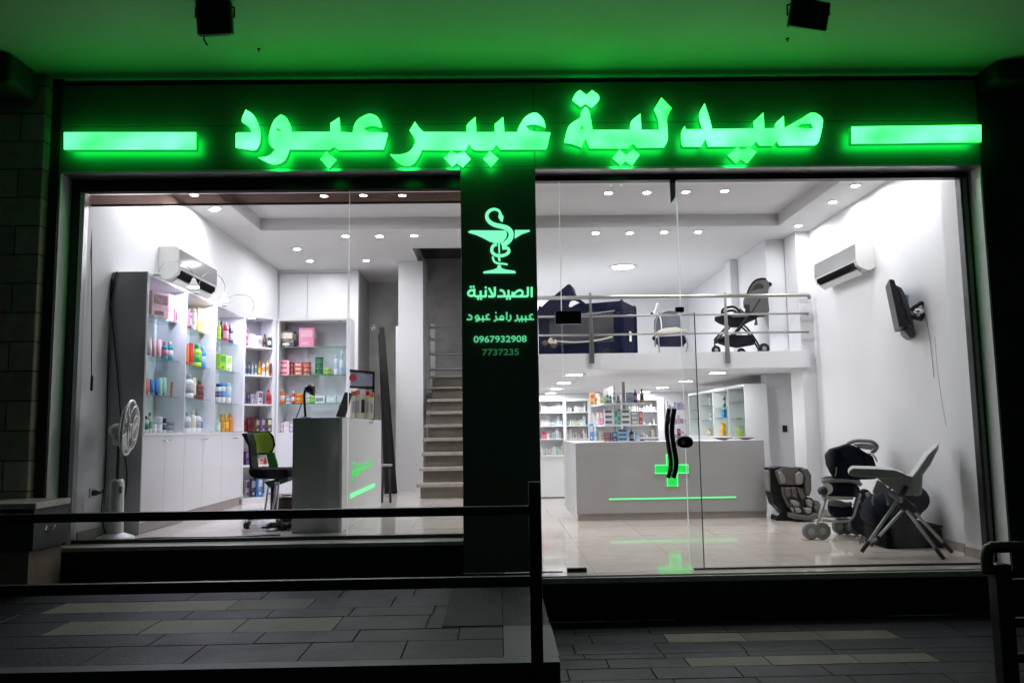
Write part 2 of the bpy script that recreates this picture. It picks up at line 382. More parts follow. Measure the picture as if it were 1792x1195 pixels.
tag(B(((.022, -1.79, ZT - .2), (.30, -.02, ZT - .002)), ((-.34, -1.80, ZT - .1), (.02, -.47, ZT + .006))).build('terrace_edge', tile_mat('edge_paver', (.022, .022, .018), .6)), 'beige edging slabs along the open side of the terrace', 'edging', kind='structure')
tag(B(((-7, -2.56, ZP), (.30, -2.452, ZT)), ((.022, -2.452, ZP), (.305, -1.792, ZT - .001)), ((.0, -1.79, ZP), (.30, -.02, ZT - .21)), ((-7, -2.45, ZP), (-.0, -.02, ZT - .31))).build('terrace_kerb', mat('kerb_stone', (.02, .02, .021), .6, var=.25, scale=8)), 'dark stone kerb holding the raised terrace', 'kerb', kind='structure')
rowsP = [0.0, -.21, -.43, -.684, -.955, -1.075, -1.29, -1.53, -1.76, -2.0, -2.25, -2.5, -2.75, -3.0, -3.25, -3.5, -3.75, -4.0, -4.3, -4.6, -5.2]
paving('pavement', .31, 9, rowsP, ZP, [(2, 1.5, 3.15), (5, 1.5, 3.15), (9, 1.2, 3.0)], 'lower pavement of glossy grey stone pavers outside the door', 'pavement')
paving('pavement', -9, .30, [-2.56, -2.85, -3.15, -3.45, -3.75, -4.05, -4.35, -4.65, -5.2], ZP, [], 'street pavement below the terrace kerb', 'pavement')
tag(B(((.05, .02, -.02), (XR, 4.20, 0))).build('shop_floor', M_FLOOR), 'polished beige marble floor behind the glass door', 'floor', kind='structure')
tag(B(((XL, .12, ZL - .04), (.05, 7.7, ZL))).build('raised_floor', M_FLOOR2), 'raised pale marble floor behind the left window', 'floor', kind='structure')
tag(B(((-.05, 4.20, -.17), (4.8, 11.6, -.15))).build('dispensary_floor', M_FLOOR2), 'lower floor behind the reception counter', 'floor', kind='structure')

# ---------------------------------------------------------------- the building
yn_guess = at(250, 757, X=-3.225).y
bld = thing('pharmacy_building', 'pharmacy shopfront with white interior, mezzanine and dark green fascia', 'building')
def part(name, m, *ab, bevel=0, parent=None): return B(*ab).build(name, m, parent or bld, bevel)
part('wall', M_WALL, ((XL - .2, YG - .02, -.4), (XL, 7.7, 4.1)))
part('wall', M_WALL, ((XR, YG - .02, -.4), (XR + .2, 4.6, 4.1)), ((4.22, YG + .06, 0), (XR - .002, .66, ZC - .002)))
part('wall', M_WALL, ((4.115, 4.06, -.1), (XR - .002, 4.5, ZC - .002)))                                 # return beside the mezzanine
part('wall', M_WALL, ((XMR, 4.55, ZMT), (4.6, 9.6, ZC - .002)), ((XMR - .12, 5.9, ZMT), (XMR - .002, 6.2, ZC - .004)))
part('wall', M_WALL, ((-.3, 9.3, ZMT), (XMR - .002, 9.5, ZC - .003)))
part('wall', M_WALL, ((4.05, 5.44, -.15), (4.7, 5.6, ZMB - .002)))                                    # pier under the mezzanine
part('wall', M_WALL, ((4.66, 4.502, -.15), (4.8, 11.5, ZMB - .0025)))
part('wall', M_WALL, ((-.1, 11.3, -.15), (4.658, 11.5, ZMB - .003)))
part('wall', M_WALL, ((-.1, 4.3, -.15), (0.0, 11.298, ZMB - .004)))
p0 = at(627, 500, Y=6.43); p1 = at(627, 500, Y=6.43).x
part('wall', M_WALL, ((XL + .002, 6.43, ZL), (p1, 6.55, ZC - .003)))
part('stairwell_wall', M_DIMPLASTER2, ((p1 - .08, 6.552, ZL), (p1 - .002, 7.6, 4.2)))
part('stairwell_wall', M_DIMPLASTER, ((p1 - .1, 7.602, ZL), (-.1, 7.75, 6.0)), ((-.28, 4.9, ZMT + .002), (-.1, 7.6, 6.0)), ((-1.2, 4.86, ZC + .2), (-.1, 4.96, 6)))
part('skirting', M_SKIRT, ((XR - .012, .66, .001), (XR - .0005, 4.058, .085)), ((4.21, .262, .001), (4.2195, .672, .085)), ((4.21, .6605, .001), (XR - .013, .672, .085)))
part('skirting', M_SKIRT, ((XL + .0005, .28, ZL + .001), (XL + .012, yn_guess - .03, ZL + .085)))
# column beside the stairs
q = at(697, 857, Z=ZL); q2 = at(741, 857, Y=q.y)
part('column', M_WALL, ((q.x, q.y, ZL), (q2.x, q.y + .5, ZC - .001)), ((q.x - .045, q.y + .05, ZL), (q.x - .002, q.y + .3, at(697, 570, Y=q.y).z)))
# ceiling: ring soffit with a raised tray
cx0, cx1, cy0, cy1 = -3.06, 3.77, 1.05, 3.72
part('ceiling', M_CEIL, ((XL, .2, ZC), (cx0, cy1, ZC2 + .1)), ((cx1, .2, ZC), (XR, cy1, ZC2 + .1)), ((cx0, .2, ZC), (cx1, cy0, ZC2 + .1)),
     ((XL, cy1, ZC), (-1.2, 7.6, ZC2 + .1)), ((-1.2, cy1, ZC), (-.1, 4.86, ZC2 + .1)), ((-.1, cy1, ZC), (4.6, 9.5, ZC2 + .1)), ((cx0, cy0, ZC2), (cx1, cy1, ZC2 + .1)))
part('mezzanine', M_WALL, ((-.28, YM, ZMB), (4.21, 4.16, ZMT)), ((-.28, 4.161, ZMB), (4.8, 11.5, ZMT - .001)))
HZL = at(480, 333, Y=YG - .03).z; HZR = at(1300, 314, Y=YG - .03).z
# shop front: jambs, pillar, plinths, sills
part('jamb', M_JAMB, ((-3.76, -.0, .26), (-3.662, YG + .02, 3.418)))
part('wall', M_WALL, ((XL - .2, YG - .021, -.4), (-3.662, YG + .3, 3.4)), ((XL - .19, YG + .052, .29), (XL - .001, YG + .07, 3.4)))
part('jamb', M_JAMB, ((4.205, 0, -.02), (4.34, YG + .02, 3.418)))
part('pillar', M_ACP, ((-.285, -.006, ZT), (.355, .42, 3.418)), bevel=.006)
part('plinth', M_PLINTH, ((-3.67, .0, ZP), (-.29, .2, .262)))
part('plinth', M_PLINTH, ((.357, .0, ZP), (4.4, .2, -.06)))
part('sill', M_SILL, ((-3.6, -.015, .264), (-.287, YG + .12, .298)), bevel=.004)
part('threshold', M_SILL, ((.357, -.015, -.058), (4.2, .3, -.012)), bevel=.004)
for x0, x1 in ((-3.70, .352), (.356, 4.23)):
    for z0, z1 in ((3.422, 3.81), (3.814, 4.175)):
        part('fascia_panel', M_ACP, ((x0, 0, z0), (x1, .1, z1)), bevel=.003)
part('fascia_trim', M_ALU, ((-3.7, -.004, 3.40), (-.29, YG, 3.4205)), ((.358, -.004, 3.40), (4.22, YG, 3.4205)))
part('window_header', M_FRAME, ((-3.66, YG - .03, HZL), (-.287, YG + .05, 3.399)), ((.357, YG - .03, HZR), (4.203, YG + .05, 3.399)), bevel=.004)
part('window_header', M_FRAME, ((-3.7, .1, 3.421), (4.3, .2, 4.2)))
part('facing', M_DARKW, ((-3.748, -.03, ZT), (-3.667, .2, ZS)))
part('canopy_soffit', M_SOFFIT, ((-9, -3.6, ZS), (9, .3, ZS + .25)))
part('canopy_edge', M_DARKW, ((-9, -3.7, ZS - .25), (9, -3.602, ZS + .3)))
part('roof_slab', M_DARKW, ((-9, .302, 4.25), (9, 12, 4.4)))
for a, b in (((XL - .4, 7.76, -.4), (4.8, 7.8, 6.2)),): pass

# windows: every pane its own part
def frame_bar(parent, *ab): return B(*ab).build('frame', M_FRAME, parent, .003)
win = thing('shop_window', 'wide fixed display window over the terrace with black frame', 'window', (-1.9, YG, .3))
frame_bar(win, ((-3.66, YG - .03, .299), (-3.585, YG + .05, HZL - .001)))
B(((-3.583, YG - .025, .299), (-3.545, YG + .05, HZL - .001))).build('frame', M_ALU, win, .003)
frame_bar(win, ((-3.543, YG - .012, .299), (-.287, YG + .035, .33)))
xs = at(610, 600, Y=YG).x
B(((-3.55, YG, .32), (xs - .004, YG + .010, 3.33))).build('pane', M_GLASS, win)
B(((xs + .004, YG, .32), (-.287, YG + .010, 3.33))).build('pane', M_GLASS, win)
B(((xs - .0035, YG, .32), (xs + .0035, YG + .010, 3.33))).build('pane_joint', M_SEAM, win)

xj1, xj2 = at(980, 420, Y=YG).x, at(1187, 420, Y=YG).x
xd = at(1222, 760, Y=YG).x; zd = at(1213, 547, Y=YG).z
fx = thing('door_surround', 'fixed glass panes around the glass door, under the black header', 'window', (2.2, YG, 0))
def pane(par, x0, x1, z0, z1, y=YG): return B(((x0 + .003, y, z0), (x1 - .003, y + .010, z1))).build('pane', M_GLASS, par)
pane(fx, .357, xj1, -.01, 3.32); pane(fx, xj1, xj2, zd + .012, 3.32); pane(fx, xj2, at(1682, 320, Y=YG).x, -.008, 3.32, YG + .012)
B(((xj1 - .004, YG, zd), (xj1 + .004, YG + .012, HZR))).build('pane_joint', M_SEAM, fx)
B(((xj2 - .006, YG, zd + .05), (xj2 + .006, YG + .012, HZR))).build('pane_joint', M_SEAM, fx)
xr0 = at(1680, 320, Y=YG - .03).x
frame_bar(fx, ((xr0, YG - .03, -.011), (xr0 + .025, YG + .05, HZR - .001)))
B(((xr0 + .027, YG - .025, -.011), (xr0 + .062, YG + .05, HZR - .001))).build('frame', M_GPL, fx, .003)
frame_bar(fx, ((xr0 + .064, YG - .03, -.011), (4.203, YG + .05, HZR - .001)))
B(((xj2 - .003, YG + .012, .02), (xj2 + .003, YG + .023, zd))).build('pane_joint', M_SEAM, fx)
frame_bar(fx, ((xd - .08, YG - .008, -.0115), (4.128, YG + .032, .014)))
frame_bar(fx, ((.358, YG - .008, -.0115), (at(985, 1000, Y=YG).x, YG + .03, .006)))
fin = MB(); f0 = at(1172, 318, Y=YG + .02); f1 = at(1182, 318, Y=YG + .02); f2 = at(1182, 345, Y=YG + .02); f3 = at(1174, 356, Y=YG + .02)
fin.prism([[f0, f1, f2, f3]], (0, .012, 0)); fin.build('glass_fin', M_GPL, fx)
def patch(par, px0, py0, px1, py1, name, m=M_BLACK):
    a = at(px0, py1, Y=YG - .02); b = at(px1, py0, Y=YG - .02)
    return B(((a.x, YG - .022, a.z), (b.x, YG + .034, b.z))).build(name, m, par, .004)
patch(fx, 1183, 537, 1197, 546, 'clamp')

door = thing('glass_door', 'frameless glass door with curved black handle and round lock', 'door', (xj1, YG, 0))
xdr = at(1224, 760, Y=YG - .02).x
B(((xj1 + .006, YG - .012, .012), (xdr - .004, YG - .002, zd))).build('pane', M_GLASS, door)
B(((xdr - .004, YG - .013, .012), (xdr + .003, YG - .001, zd))).build('glass_edge', M_GEDGE, door)
patch(door, 972, 544, 1017, 567, 'hinge'); patch(door, 993, 993, 1027, 1004, 'hinge', M_BLACK)
hp = [(1180, 715), (1177, 735), (1176, 755), (1179, 780), (1183, 805), (1182, 822), (1178, 836)]
for dy in (-.07, .05):
    m_ = MB(); m_.tube(smooth([at(x + (0 if dy < 0 else -9), y, Y=YG + dy) for x, y in hp], 5), .0215 if dy < 0 else .019, 10)
    for i in (1, 5):
        a = at(hp[i][0] + (0 if dy < 0 else -9), hp[i][1], Y=YG + dy); m_.tube([a, (a.x, YG - .007, a.z)], .011, 8)
    m_.build('handle', M_BLACKP, door)
lk = at(1199, 773.5, Y=YG - .04); m_ = MB()
for dy, r in ((-.03, 1), (.022, .95)):
    ring = []
    for k in range(28):
        w = 2 * PI * k / 28; ring.append(Vector((lk.x + .066 * r * math.copysign(abs(math.cos(w)) ** .75, math.cos(w)), YG - .013 + (dy if dy < 0 else .011), lk.z + .048 * r * math.copysign(abs(math.sin(w)) ** .85, math.sin(w)))))
    m_.prism([ring], (0, .03, 0))
m_.build('lock', M_BLACKP, door, .006); 
MB().lathe([(.018, 0), (.018, .012), (.010, .014)], (lk.x - .02, YG - .043, lk.z), 14, axis='y').build('lock_cylinder', M_STEEL, door)

# ---------------------------------------------------------------- neighbours and street furniture
st = thing('stone_pier', 'narrow limestone block pier at the left end of the shopfront', 'pier', (-3.95, -.05, ZT))
B(((-4.17, -.12, ZT), (-3.752, .2, ZS - .002))).build('shaft', M_STONE, st, .01)
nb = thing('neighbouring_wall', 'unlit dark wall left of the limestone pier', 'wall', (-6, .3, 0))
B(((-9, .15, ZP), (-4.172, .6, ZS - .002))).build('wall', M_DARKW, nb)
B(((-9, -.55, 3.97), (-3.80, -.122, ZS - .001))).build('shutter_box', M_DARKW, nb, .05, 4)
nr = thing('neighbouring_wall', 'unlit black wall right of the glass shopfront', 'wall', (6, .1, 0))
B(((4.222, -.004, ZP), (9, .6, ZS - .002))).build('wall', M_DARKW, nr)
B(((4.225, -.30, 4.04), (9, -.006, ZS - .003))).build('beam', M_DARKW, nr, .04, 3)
lw = thing('low_wall', 'low wall with pale stone cap and dark panel beside the display window', 'wall', (-4.2, -.4, ZT))
B(((-7, -.62, .66), (-3.40, -.125, .705))).build('cap', M_SILL, lw, .006)
B(((-7, -.60, .36), (-3.42, -.125, .658))).build('panel', mat('dark_grey_facing', (.035, .036, .037), .5, var=.2, scale=5), lw)
B(((-7, -.575, ZT), (-3.46, -.125, .358))).build('base', M_TAN, lw)
m_ = MB(); k_ = at(88, 925, Y=-.61); m_.tube(smooth([(k_.x - .03, -.605, k_.z + .02), (k_.x - .02, -.64, k_.z - .01), (k_.x + .02, -.64, k_.z - .01), (k_.x + .03, -.605, k_.z + .025)], 5), .007, 8); m_.build('latch', M_STEEL, lw)

def rail_thing(label, x0, x1, post_x, y, ztop, zr1, zr2, zbase, rt):
    r = thing('guard_railing', label, 'railing', (post_x, y, zbase))
    B(((post_x - .03, y - .02, zbase), (post_x + .03, y + .02, ztop))).build('post', M_BLACK, r, .004)
    for z, t in ((zr1, rt), (zr2, .026)):
        B(((x0, y - .018, z - t), (x1, y + .018, z + t))).build('rail', M_BLACK, r, .004)
    return r
pp = at(935, 843, Y=-2.62)
rl = rail_thing('black steel guard railing with two rails along the terrace edge', -6, pp.x - .031, pp.x, -2.60, pp.z, at(930, 885, Y=-2.6).z - .02, at(930, 1016, Y=-2.6).z, ZP, .022)
pr = at(1748, 985, Y=-2.6)
rr = thing('guard_railing', 'dark steel railing with thick rounded handrail on the lower pavement', 'railing', (pr.x, -2.6, ZP))
B(((pr.x - .04, -2.64, ZP), (pr.x + .04, -2.56, pr.z))).build('post', M_BLACK, rr, .008)
h0 = at(1730, 968, Y=-2.6)
MB().tube(smooth([(h0.x - .012, -2.60, h0.z - .10), (h0.x - .008, -2.6, h0.z), (h0.x + .03, -2.6, h0.z + .028), (h0.x + .2, -2.6, h0.z + .03), (h0.x + 2, -2.6, h0.z + .03)], 5), .028, 12).build('handrail', mat('worn_brown_handrail', (.05, .03, .025), .4, .3, var=.5, scale=6), rr)
for yy in (1020, 1088, 1150):
    z = at(1780, yy, Y=-2.6).z; B(((pr.x + .041, -2.62, z - .022), (pr.x + 2, -2.58, z + .022))).build('rail', M_BLACK, rr, .004)

# floodlights under the canopy
FY = -1.25
def flood(label, c0, c1, tilt, tail):
    a = at(*c0, Y=FY); b = at(*c1, Y=FY); cx, cz = (a.x + b.x) / 2, (a.z + b.z) / 2; w, h = abs(b.x - a.x), abs(a.z - b.z)
    f = thing('floodlight', label, 'floodlight', (cx, FY, ZS), 'floodlights hung under the canopy')
    Rm = Matrix.Rotation(math.radians(tilt), 3, 'Y') @ Matrix.Rotation(math.radians(8), 3, 'X')
    m_ = MB(); m_.obox((cx, FY, cz), (w, .06, h), Rm); m_.build('housing', M_BLACKP, f, .012)
    m_ = MB()
    for k in range(7): m_.obox(Vector((cx, FY, cz)) + Rm @ Vector(((k - 3) * w * .13, .045, 0)), (.008, .03, h * .8), Rm)
    m_.build('cooling_fins', M_BLACKP, f)
    m_ = MB(); e = w * .5 + .012
    m_.tube([(cx - e, FY, cz), (cx - e, FY, ZS - .03), (cx - e * .3, FY, ZS - .006), (cx + e * .3, FY, ZS - .006), (cx + e, FY, ZS - .03), (cx + e, FY, cz)], .008, 6); m_.build('bracket', M_BLACKP, f)
    if tail:
        m_ = MB(); m_.tube(smooth([(cx - w * .3, FY + .02, cz - h * .45), (cx - w * .32, FY + .02, cz - h * .6), (cx - w * .22, FY + .02, cz - h * .78)], 5), .006, 6); m_.build('cable', M_BLACKP, f)
    return f
flood('square black floodlight with a dangling wire end, under the canopy', (346, 3), (406, 61), -2, True)
flood('tilted black floodlight without a wire end, under the canopy', (1380, 4), (1450, 51), 9, False)

for px_, py_, lb in ((453, 88, 'tiny dark hook in the canopy soffit near the dangling wire'), (1378, 70, 'tiny dark hook in the canopy soffit near the tilted floodlight')):
    k_ = at(px_, py_, Z=ZS - .01); o = thing('ceiling_hook', lb, 'hook', (k_.x, k_.y, ZS)); MB().lathe([(.014, 0), (.014, -.006), (.004, -.008), (.004, -.03)], (k_.x, k_.y, ZS - .0005), 10).build('hook', M_BLACKP, o)
# ---------------------------------------------------------------- the lit sign: outlines of the letter boxes
YF = -.125
sg = thing('shop_sign', 'glowing green Arabic channel letters across the dark fascia', 'sign', (0.3, 0, 3.8))
R1, R2, R3, R4 = ((400, 180), .16741), ((670, 180), .16741), ((970, 150), .12835), ((1170, 150), .16183)
def rounded(P, n=4, corner=48):
    m = len(P); V = [Vector((x, y, 0)) for x, y in P]; cor = []
    for i in range(m):
        a = V[i] - V[i - 1]; b = V[(i + 1) % m] - V[i]; big = max(a.length, b.length) > 260
        cor.append(math.degrees(a.angle(b)) > corner or big)
    out = []
    for i in range(m):
        j = (i + 1) % m; out.append((V[i].x, V[i].y))
        if cor[i] and cor[j]: continue
        p0 = V[i] if cor[i] else V[i - 1]; p3 = V[j] if cor[j] else V[(j + 1) % m]
        for k in range(1, n):
            t = k / n; q = .5 * ((2 * V[i]) + (V[j] - p0) * t + (2 * p0 - 5 * V[i] + 4 * V[j] - p3) * t * t + (3 * V[i] - p0 - 3 * V[j] + p3) * t ** 3); out.append((q.x, q.y))
    return out
def letter(name, reg, outer, hole=None, parent=None):
    (ox, oy), k = reg
    f = lambda P: [at(ox + x * k, oy + y * k, Y=YF) for x, y in P]
    loops = [f(rounded(outer) if len(outer) > 8 else outer)] + ([f(hole)] if hole else [])
    return MB().prism(loops, (0, .06, 0), (0, 1, 2)).build(name, [M_GF, M_GS, M_GB], parent or sg)
letter('letter', R1, [(180, 75), (145, 150), (140, 200), (215, 255), (240, 300), (240, 312), (90, 312), (74, 340), (76, 470), (240, 497), (290, 492), (325, 430), (335, 320), (300, 200), (250, 120)])
letter('letter', R1, [(545, 125), (600, 155), (645, 240), (660, 308), (1065, 308), (1065, 215), (1155, 155), (1170, 308), (1300, 315), (1310, 250), (1350, 180), (1430, 130), (1490, 120), (1560, 155), (1600, 240), (1598, 262), (1500, 242), (1415, 265), (1440, 295), (1500, 308), (1600, 312), (1665, 320), (1640, 430), (1620, 490), (1150, 495), (1098, 460), (1060, 492), (635, 490), (620, 540), (580, 610), (500, 645), (420, 630), (310, 575), (420, 555), (490, 490), (440, 450), (420, 380), (440, 270), (480, 180)],
       [(495, 262), (505, 292), (545, 305), (548, 282)])
letter('letter', R2, [(335, 200), (280, 290), (330, 370), (335, 420), (290, 500), (200, 540), (75, 540), (150, 620), (240, 662), (320, 640), (380, 560), (405, 495), (870, 498), (900, 430), (960, 495), (1150, 495), (1185, 440), (1230, 490), (1690, 488), (1712, 470), (1752, 312), (1690, 310), (1600, 305), (1530, 285), (1490, 240), (1590, 228), (1700, 262), (1680, 180), (1620, 115), (1560, 110), (1480, 160), (1420, 260), (1405, 310), (1268, 310), (1258, 150), (1170, 225), (1170, 310), (975, 310), (968, 150), (880, 235), (880, 310), (430, 308), (385, 270)])
letter('letter', R3, [(425, 292), (365, 370), (350, 440), (230, 520), (180, 600), (135, 780), (250, 800), (370, 845), (425, 720), (480, 855), (1000, 860), (1075, 790), (1130, 850), (1490, 845), (1540, 760), (1545, 620), (1535, 440), (1600, 310), (1460, 165), (1360, 330), (1410, 450), (1430, 605), (1185, 605), (1175, 385), (1050, 490), (1035, 605), (520, 605), (490, 420), (465, 330)],
       [(385, 540), (345, 590), (400, 600)])
letter('letter', R4, [(175, 440), (140, 500), (138, 620), (160, 662), (350, 662), (400, 575), (425, 660), (900, 660), (945, 600), (985, 650), (1130, 650), (1165, 600), (1200, 650), (1580, 645), (1625, 600), (1668, 400), (1650, 340), (1590, 300), (1530, 300), (1450, 350), (1290, 440), (1250, 455), (1245, 330), (1160, 410), (1150, 465), (1035, 465), (1025, 295), (915, 395), (925, 465), (470, 470), (440, 350), (390, 195), (330, 320), (365, 475), (185, 475)],
       [(1380, 450), (1430, 415), (1540, 410), (1570, 465), (1480, 470)])
letter('dot', R1, [(1020, 512), (958, 590), (1050, 688), (1128, 600)])
letter('dot', R2, [(710, 512), (637, 575), (725, 672), (775, 630), (835, 678), (920, 590), (850, 512), (778, 535)])
letter('dot', R2, [(1120, 506), (1048, 585), (1130, 675), (1208, 585)])
letter('dot', R3, [(350, 65), (290, 110), (245, 205), (360, 295), (420, 250), (510, 305), (605, 205), (605, 130), (515, 65), (440, 130)])
letter('dot', R3, [(890, 875), (795, 990), (905, 1090), (965, 1030), (1060, 1090), (1165, 945), (1075, 872), (980, 950)])
letter('dot', R4, [(740, 670), (640, 755), (730, 840), (780, 790), (850, 840), (955, 715), (870, 664), (800, 700)])
for lab, x0, y0, x1, y1, dy in (('green light bar on the fascia beside the limestone pier', 112, 232, 343, 232, 30), ('green light bar at the black wall end of the fascia', 1490, 222, 1717, 219, 30)):
    a = at(x0, y0, Y=YF); b = at(x1, y1 + dy, Y=YF); lb = thing('light_bar', lab, 'light bar', ((a.x + b.x) / 2, 0, b.z), 'light bars either side of the shop sign')
    letter('lit_box', ((0, 0), 1), [(x0, y0), (x1, y1), (x1, y1 + dy), (x0, y0 + dy)], None, lb)

# pillar lettering
ps = thing('pillar_sign', 'lit snake and bowl emblem with Arabic lettering and phone numbers on the pillar', 'sign', (.03, -.01, 2.2))
YE = -.016
def ribbon(mb, P, w, o, k, closed=False):
    """flat stroke of width w (zoom pixels, may vary) through the points P"""
    P = [Vector((x, y, 0)) for x, y in P]; n = len(P); ws = w if isinstance(w, (list, tuple)) else [w] * n
    L_, R_ = [], []
    for i in range(n):
        t = (P[min(i + 1, n - 1)] - P[max(i - 1, 0)]).normalized(); nn = Vector((-t.y, t.x, 0))
        L_.append(P[i] + nn * ws[i] / 2); R_.append(P[i] - nn * ws[i] / 2)
    f = lambda q: at(o[0] + q.x * k, o[1] + q.y * k, Y=YE)
    for i in range(n - 1):
        mb.prism([[f(L_[i]), f(L_[i + 1]), f(R_[i + 1]), f(R_[i])]], (0, .008, 0))
def sm2(P, n=6): return [(q.x, q.y) for q in smooth([(x, y, 0) for x, y in P], n)]
def poly(mb, P, o, k): mb.prism([[at(o[0] + x * k, o[1] + y * k, Y=YE) for x, y in P]], (0, .008, 0))
E5 = ((810, 350), 130 / 1110)
em = MB()
sn = sm2([(572, 235), (545, 170), (500, 143), (450, 140), (395, 165), (360, 215), (365, 280), (410, 335), (480, 372), (580, 395), (660, 420), (710, 470), (722, 530), (700, 590), (650, 640), (585, 680)])
ribbon(em, sn, [34 + 38 * min(1, max(0, (i - 12) / 50)) for i in range(len(sn))], *E5)
poly(em, [(535, 215), (605, 235), (605, 270), (595, 325), (570, 320), (532, 260)], *E5)
poly(em, [(78, 475), (120, 455), (640, 458), (660, 500), (650, 560), (600, 620), (560, 640), (470, 640), (400, 620), (310, 570), (200, 520), (95, 490)], *E5)
poly(em, [(778, 450), (1000, 450), (1000, 470), (880, 510), (775, 575)], *E5)
poly(em, [(525, 645), (552, 645), (555, 800), (535, 800)], *E5); poly(em, [(525, 858), (552, 858), (565, 910), (530, 910)], *E5)
ribbon(em, sm2([(505, 660), (455, 685), (432, 735), (445, 790), (500, 825), (570, 832), (640, 815), (685, 775), (680, 730), (640, 715), (590, 722)]), 44, *E5)
ribbon(em, sm2([(448, 845), (455, 890), (485, 930), (540, 948), (600, 952), (668, 962)]), [30, 30, 30] + [28] * 20 + [24] * 8, *E5)
poly(em, [(525, 972), (560, 972), (580, 1020), (640, 1040), (780, 1060), (790, 1085), (780, 1094), (305, 1094), (310, 1070), (450, 1042), (510, 1020)], *E5)
em.build('emblem', M_TEAL, ps)
E6 = ((810, 480), 130 / 971)
def strokes(mb, ss, w):
    for s_ in ss: ribbon(mb, s_, w, *E6)
def dots(mb, ds, r):
    for x, y in ds: poly(mb, [(x - r, y), (x, y - r), (x + r, y), (x, y + r)], *E6)
t1 = MB()
strokes(t1, [[(900, 165), (900, 297)], sm2([(850, 165), (850, 265), (835, 286), (800, 287)]), [(805, 287), (545, 287)], sm2([(655, 280), (700, 228), (745, 208), (778, 226), (776, 262), (745, 284)]), [(650, 228), (650, 290)], [(597, 205), (597, 290)],
             sm2([(482, 208), (520, 215), (543, 248), (540, 280), (500, 288), (450, 288)]), sm2([(418, 165), (418, 240), (408, 285), (330, 288)]), [(340, 178), (398, 284)], [(300, 205), (300, 288)], [(305, 288), (165, 288)], [(232, 215), (232, 288)],
             sm2([(150, 190), (150, 265), (165, 288)]), sm2([(150, 212), (105, 208), (72, 235), (76, 268), (112, 282), (150, 268)])], 27)
dots(t1, [(577, 318), (615, 318), (300, 172), (200, 320), (238, 320), (103, 164), (140, 162)], 17); t1.build('lettering', M_TXT, ps)
t2 = MB()
strokes(t2, [sm2([(915, 524), (885, 530), (872, 552), (895, 575)]), [(930, 588), (720, 588)], [(822, 540), (822, 588)], [(770, 540), (770, 588)], sm2([(708, 530), (716, 570), (702, 600), (674, 608)]), sm2([(620, 530), (627, 570), (613, 600), (588, 608)]),
             [(573, 492), (573, 595)], sm2([(532, 588), (528, 555), (505, 545), (487, 566), (500, 590), (532, 588)]), [(535, 590), (440, 588)], sm2([(430, 540), (440, 575), (428, 603), (404, 608)]), sm2([(345, 524), (318, 532), (305, 554), (325, 576)]), [(360, 588), (215, 588)], [(262, 540), (262, 588)],
             sm2([(210, 580), (205, 550), (185, 540), (165, 562), (180, 585), (210, 580), (205, 600), (165, 612)]), sm2([(72, 530), (103, 540), (116, 565), (100, 588), (50, 588)])], 21)
dots(t2, [(822, 612), (738, 612), (775, 612), (432, 500), (262, 612)], 13); t2.build('lettering', M_TXT2, ps)
def text_line(s_, x0, x1, y0, y1, m, par, Y=YE, ext=.004):
    cu = bpy.data.curves.new('text', 'FONT'); cu.body = s_; cu.extrude = ext; cu.offset = .012
    o = link(bpy.data.objects.new('number', cu)); C.view_layer.update()
    me = bpy.data.meshes.new_from_object(o.evaluated_get(C.evaluated_depsgraph_get())); bpy.data.objects.remove(o)
    vs = [v.co for v in me.vertices]; ax, bx = min(v.x for v in vs), max(v.x for v in vs); ay, by = min(v.y for v in vs), max(v.y for v in vs)
    A = at(x0, y1, Y=Y); Bp = at(x1, y0, Y=Y)
    for v in me.vertices:
        u, w = (v.co.x - ax) / (bx - ax), (v.co.y - ay) / (by - ay)
        v.co = Vector((A.x + u * (Bp.x - A.x), Y - v.co.z, A.z + w * (Bp.z - A.z))) - par.location
    me.materials.clear(); me.materials.append(m); o = link(bpy.data.objects.new('number', me)); o.parent = par; return o
text_line('0967932908', 829, 921.5, 587, 599.5, M_TXT2, ps)
text_line('7737235', 844, 908, 610, 622, M_TXT3, ps)

# ---------------------------------------------------------------- ceiling lights
ORD = ['first', 'second', 'third', 'fourth', 'fifth', 'sixth', 'seventh', 'eighth', 'ninth', 'tenth', 'eleventh', 'twelfth']
dl_proto = []
def downlight(x, y, z, label, group, r=.042, lens=M_DL, ring=M_WPL):
    key = (r, lens.name)
    got = [d for d in dl_proto if d[0] == key]
    if not got:
        o = thing('ceiling_light' if r > .06 else 'downlight', label, 'ceiling light', (x, y, z), group)
        MB().lathe([(r * 1.45, 0), (r * 1.45, -.006), (r * 1.05, -.012), (r, -.006)], (x, y, z - .001), 20).build('trim', ring, o)
        MB().disc((x, y, z - .0095), r, 16).build('lens', lens, o)
        dl_proto.append((key, o)); return o
    src = got[0][1]; o = src.copy(); link(o); o.location = (x, y, z); tag(o, label, 'ceiling light', group)
    for ch in src.children: c = ch.copy(); link(c); c.parent = o
    return o
g1 = 'downlights in the raised ceiling tray'; g2 = 'downlights in the lower ceiling'
for i, (px, py) in enumerate(((567, 342), (636, 341), (704, 341), (1065, 337), (1132, 336), (1200, 335), (1268, 333.5))):
    p = at(px, py, Z=ZC2); downlight(p.x, p.y, ZC2, f'small round downlight in the raised ceiling tray, {ORD[i]} from the tall cabinet', g1)
row = [(605, 412.5), (664, 412.5), (725, 411.5), (1042.5, 407), (1102, 407), (1162, 405.5), (1221.5, 405)]
for i, (px, py) in enumerate(row):
    p = at(px, py, Z=ZC); downlight(p.x, p.y, ZC, f'small round downlight behind the ceiling tray, {ORD[i]} from the tall cabinet', g2)
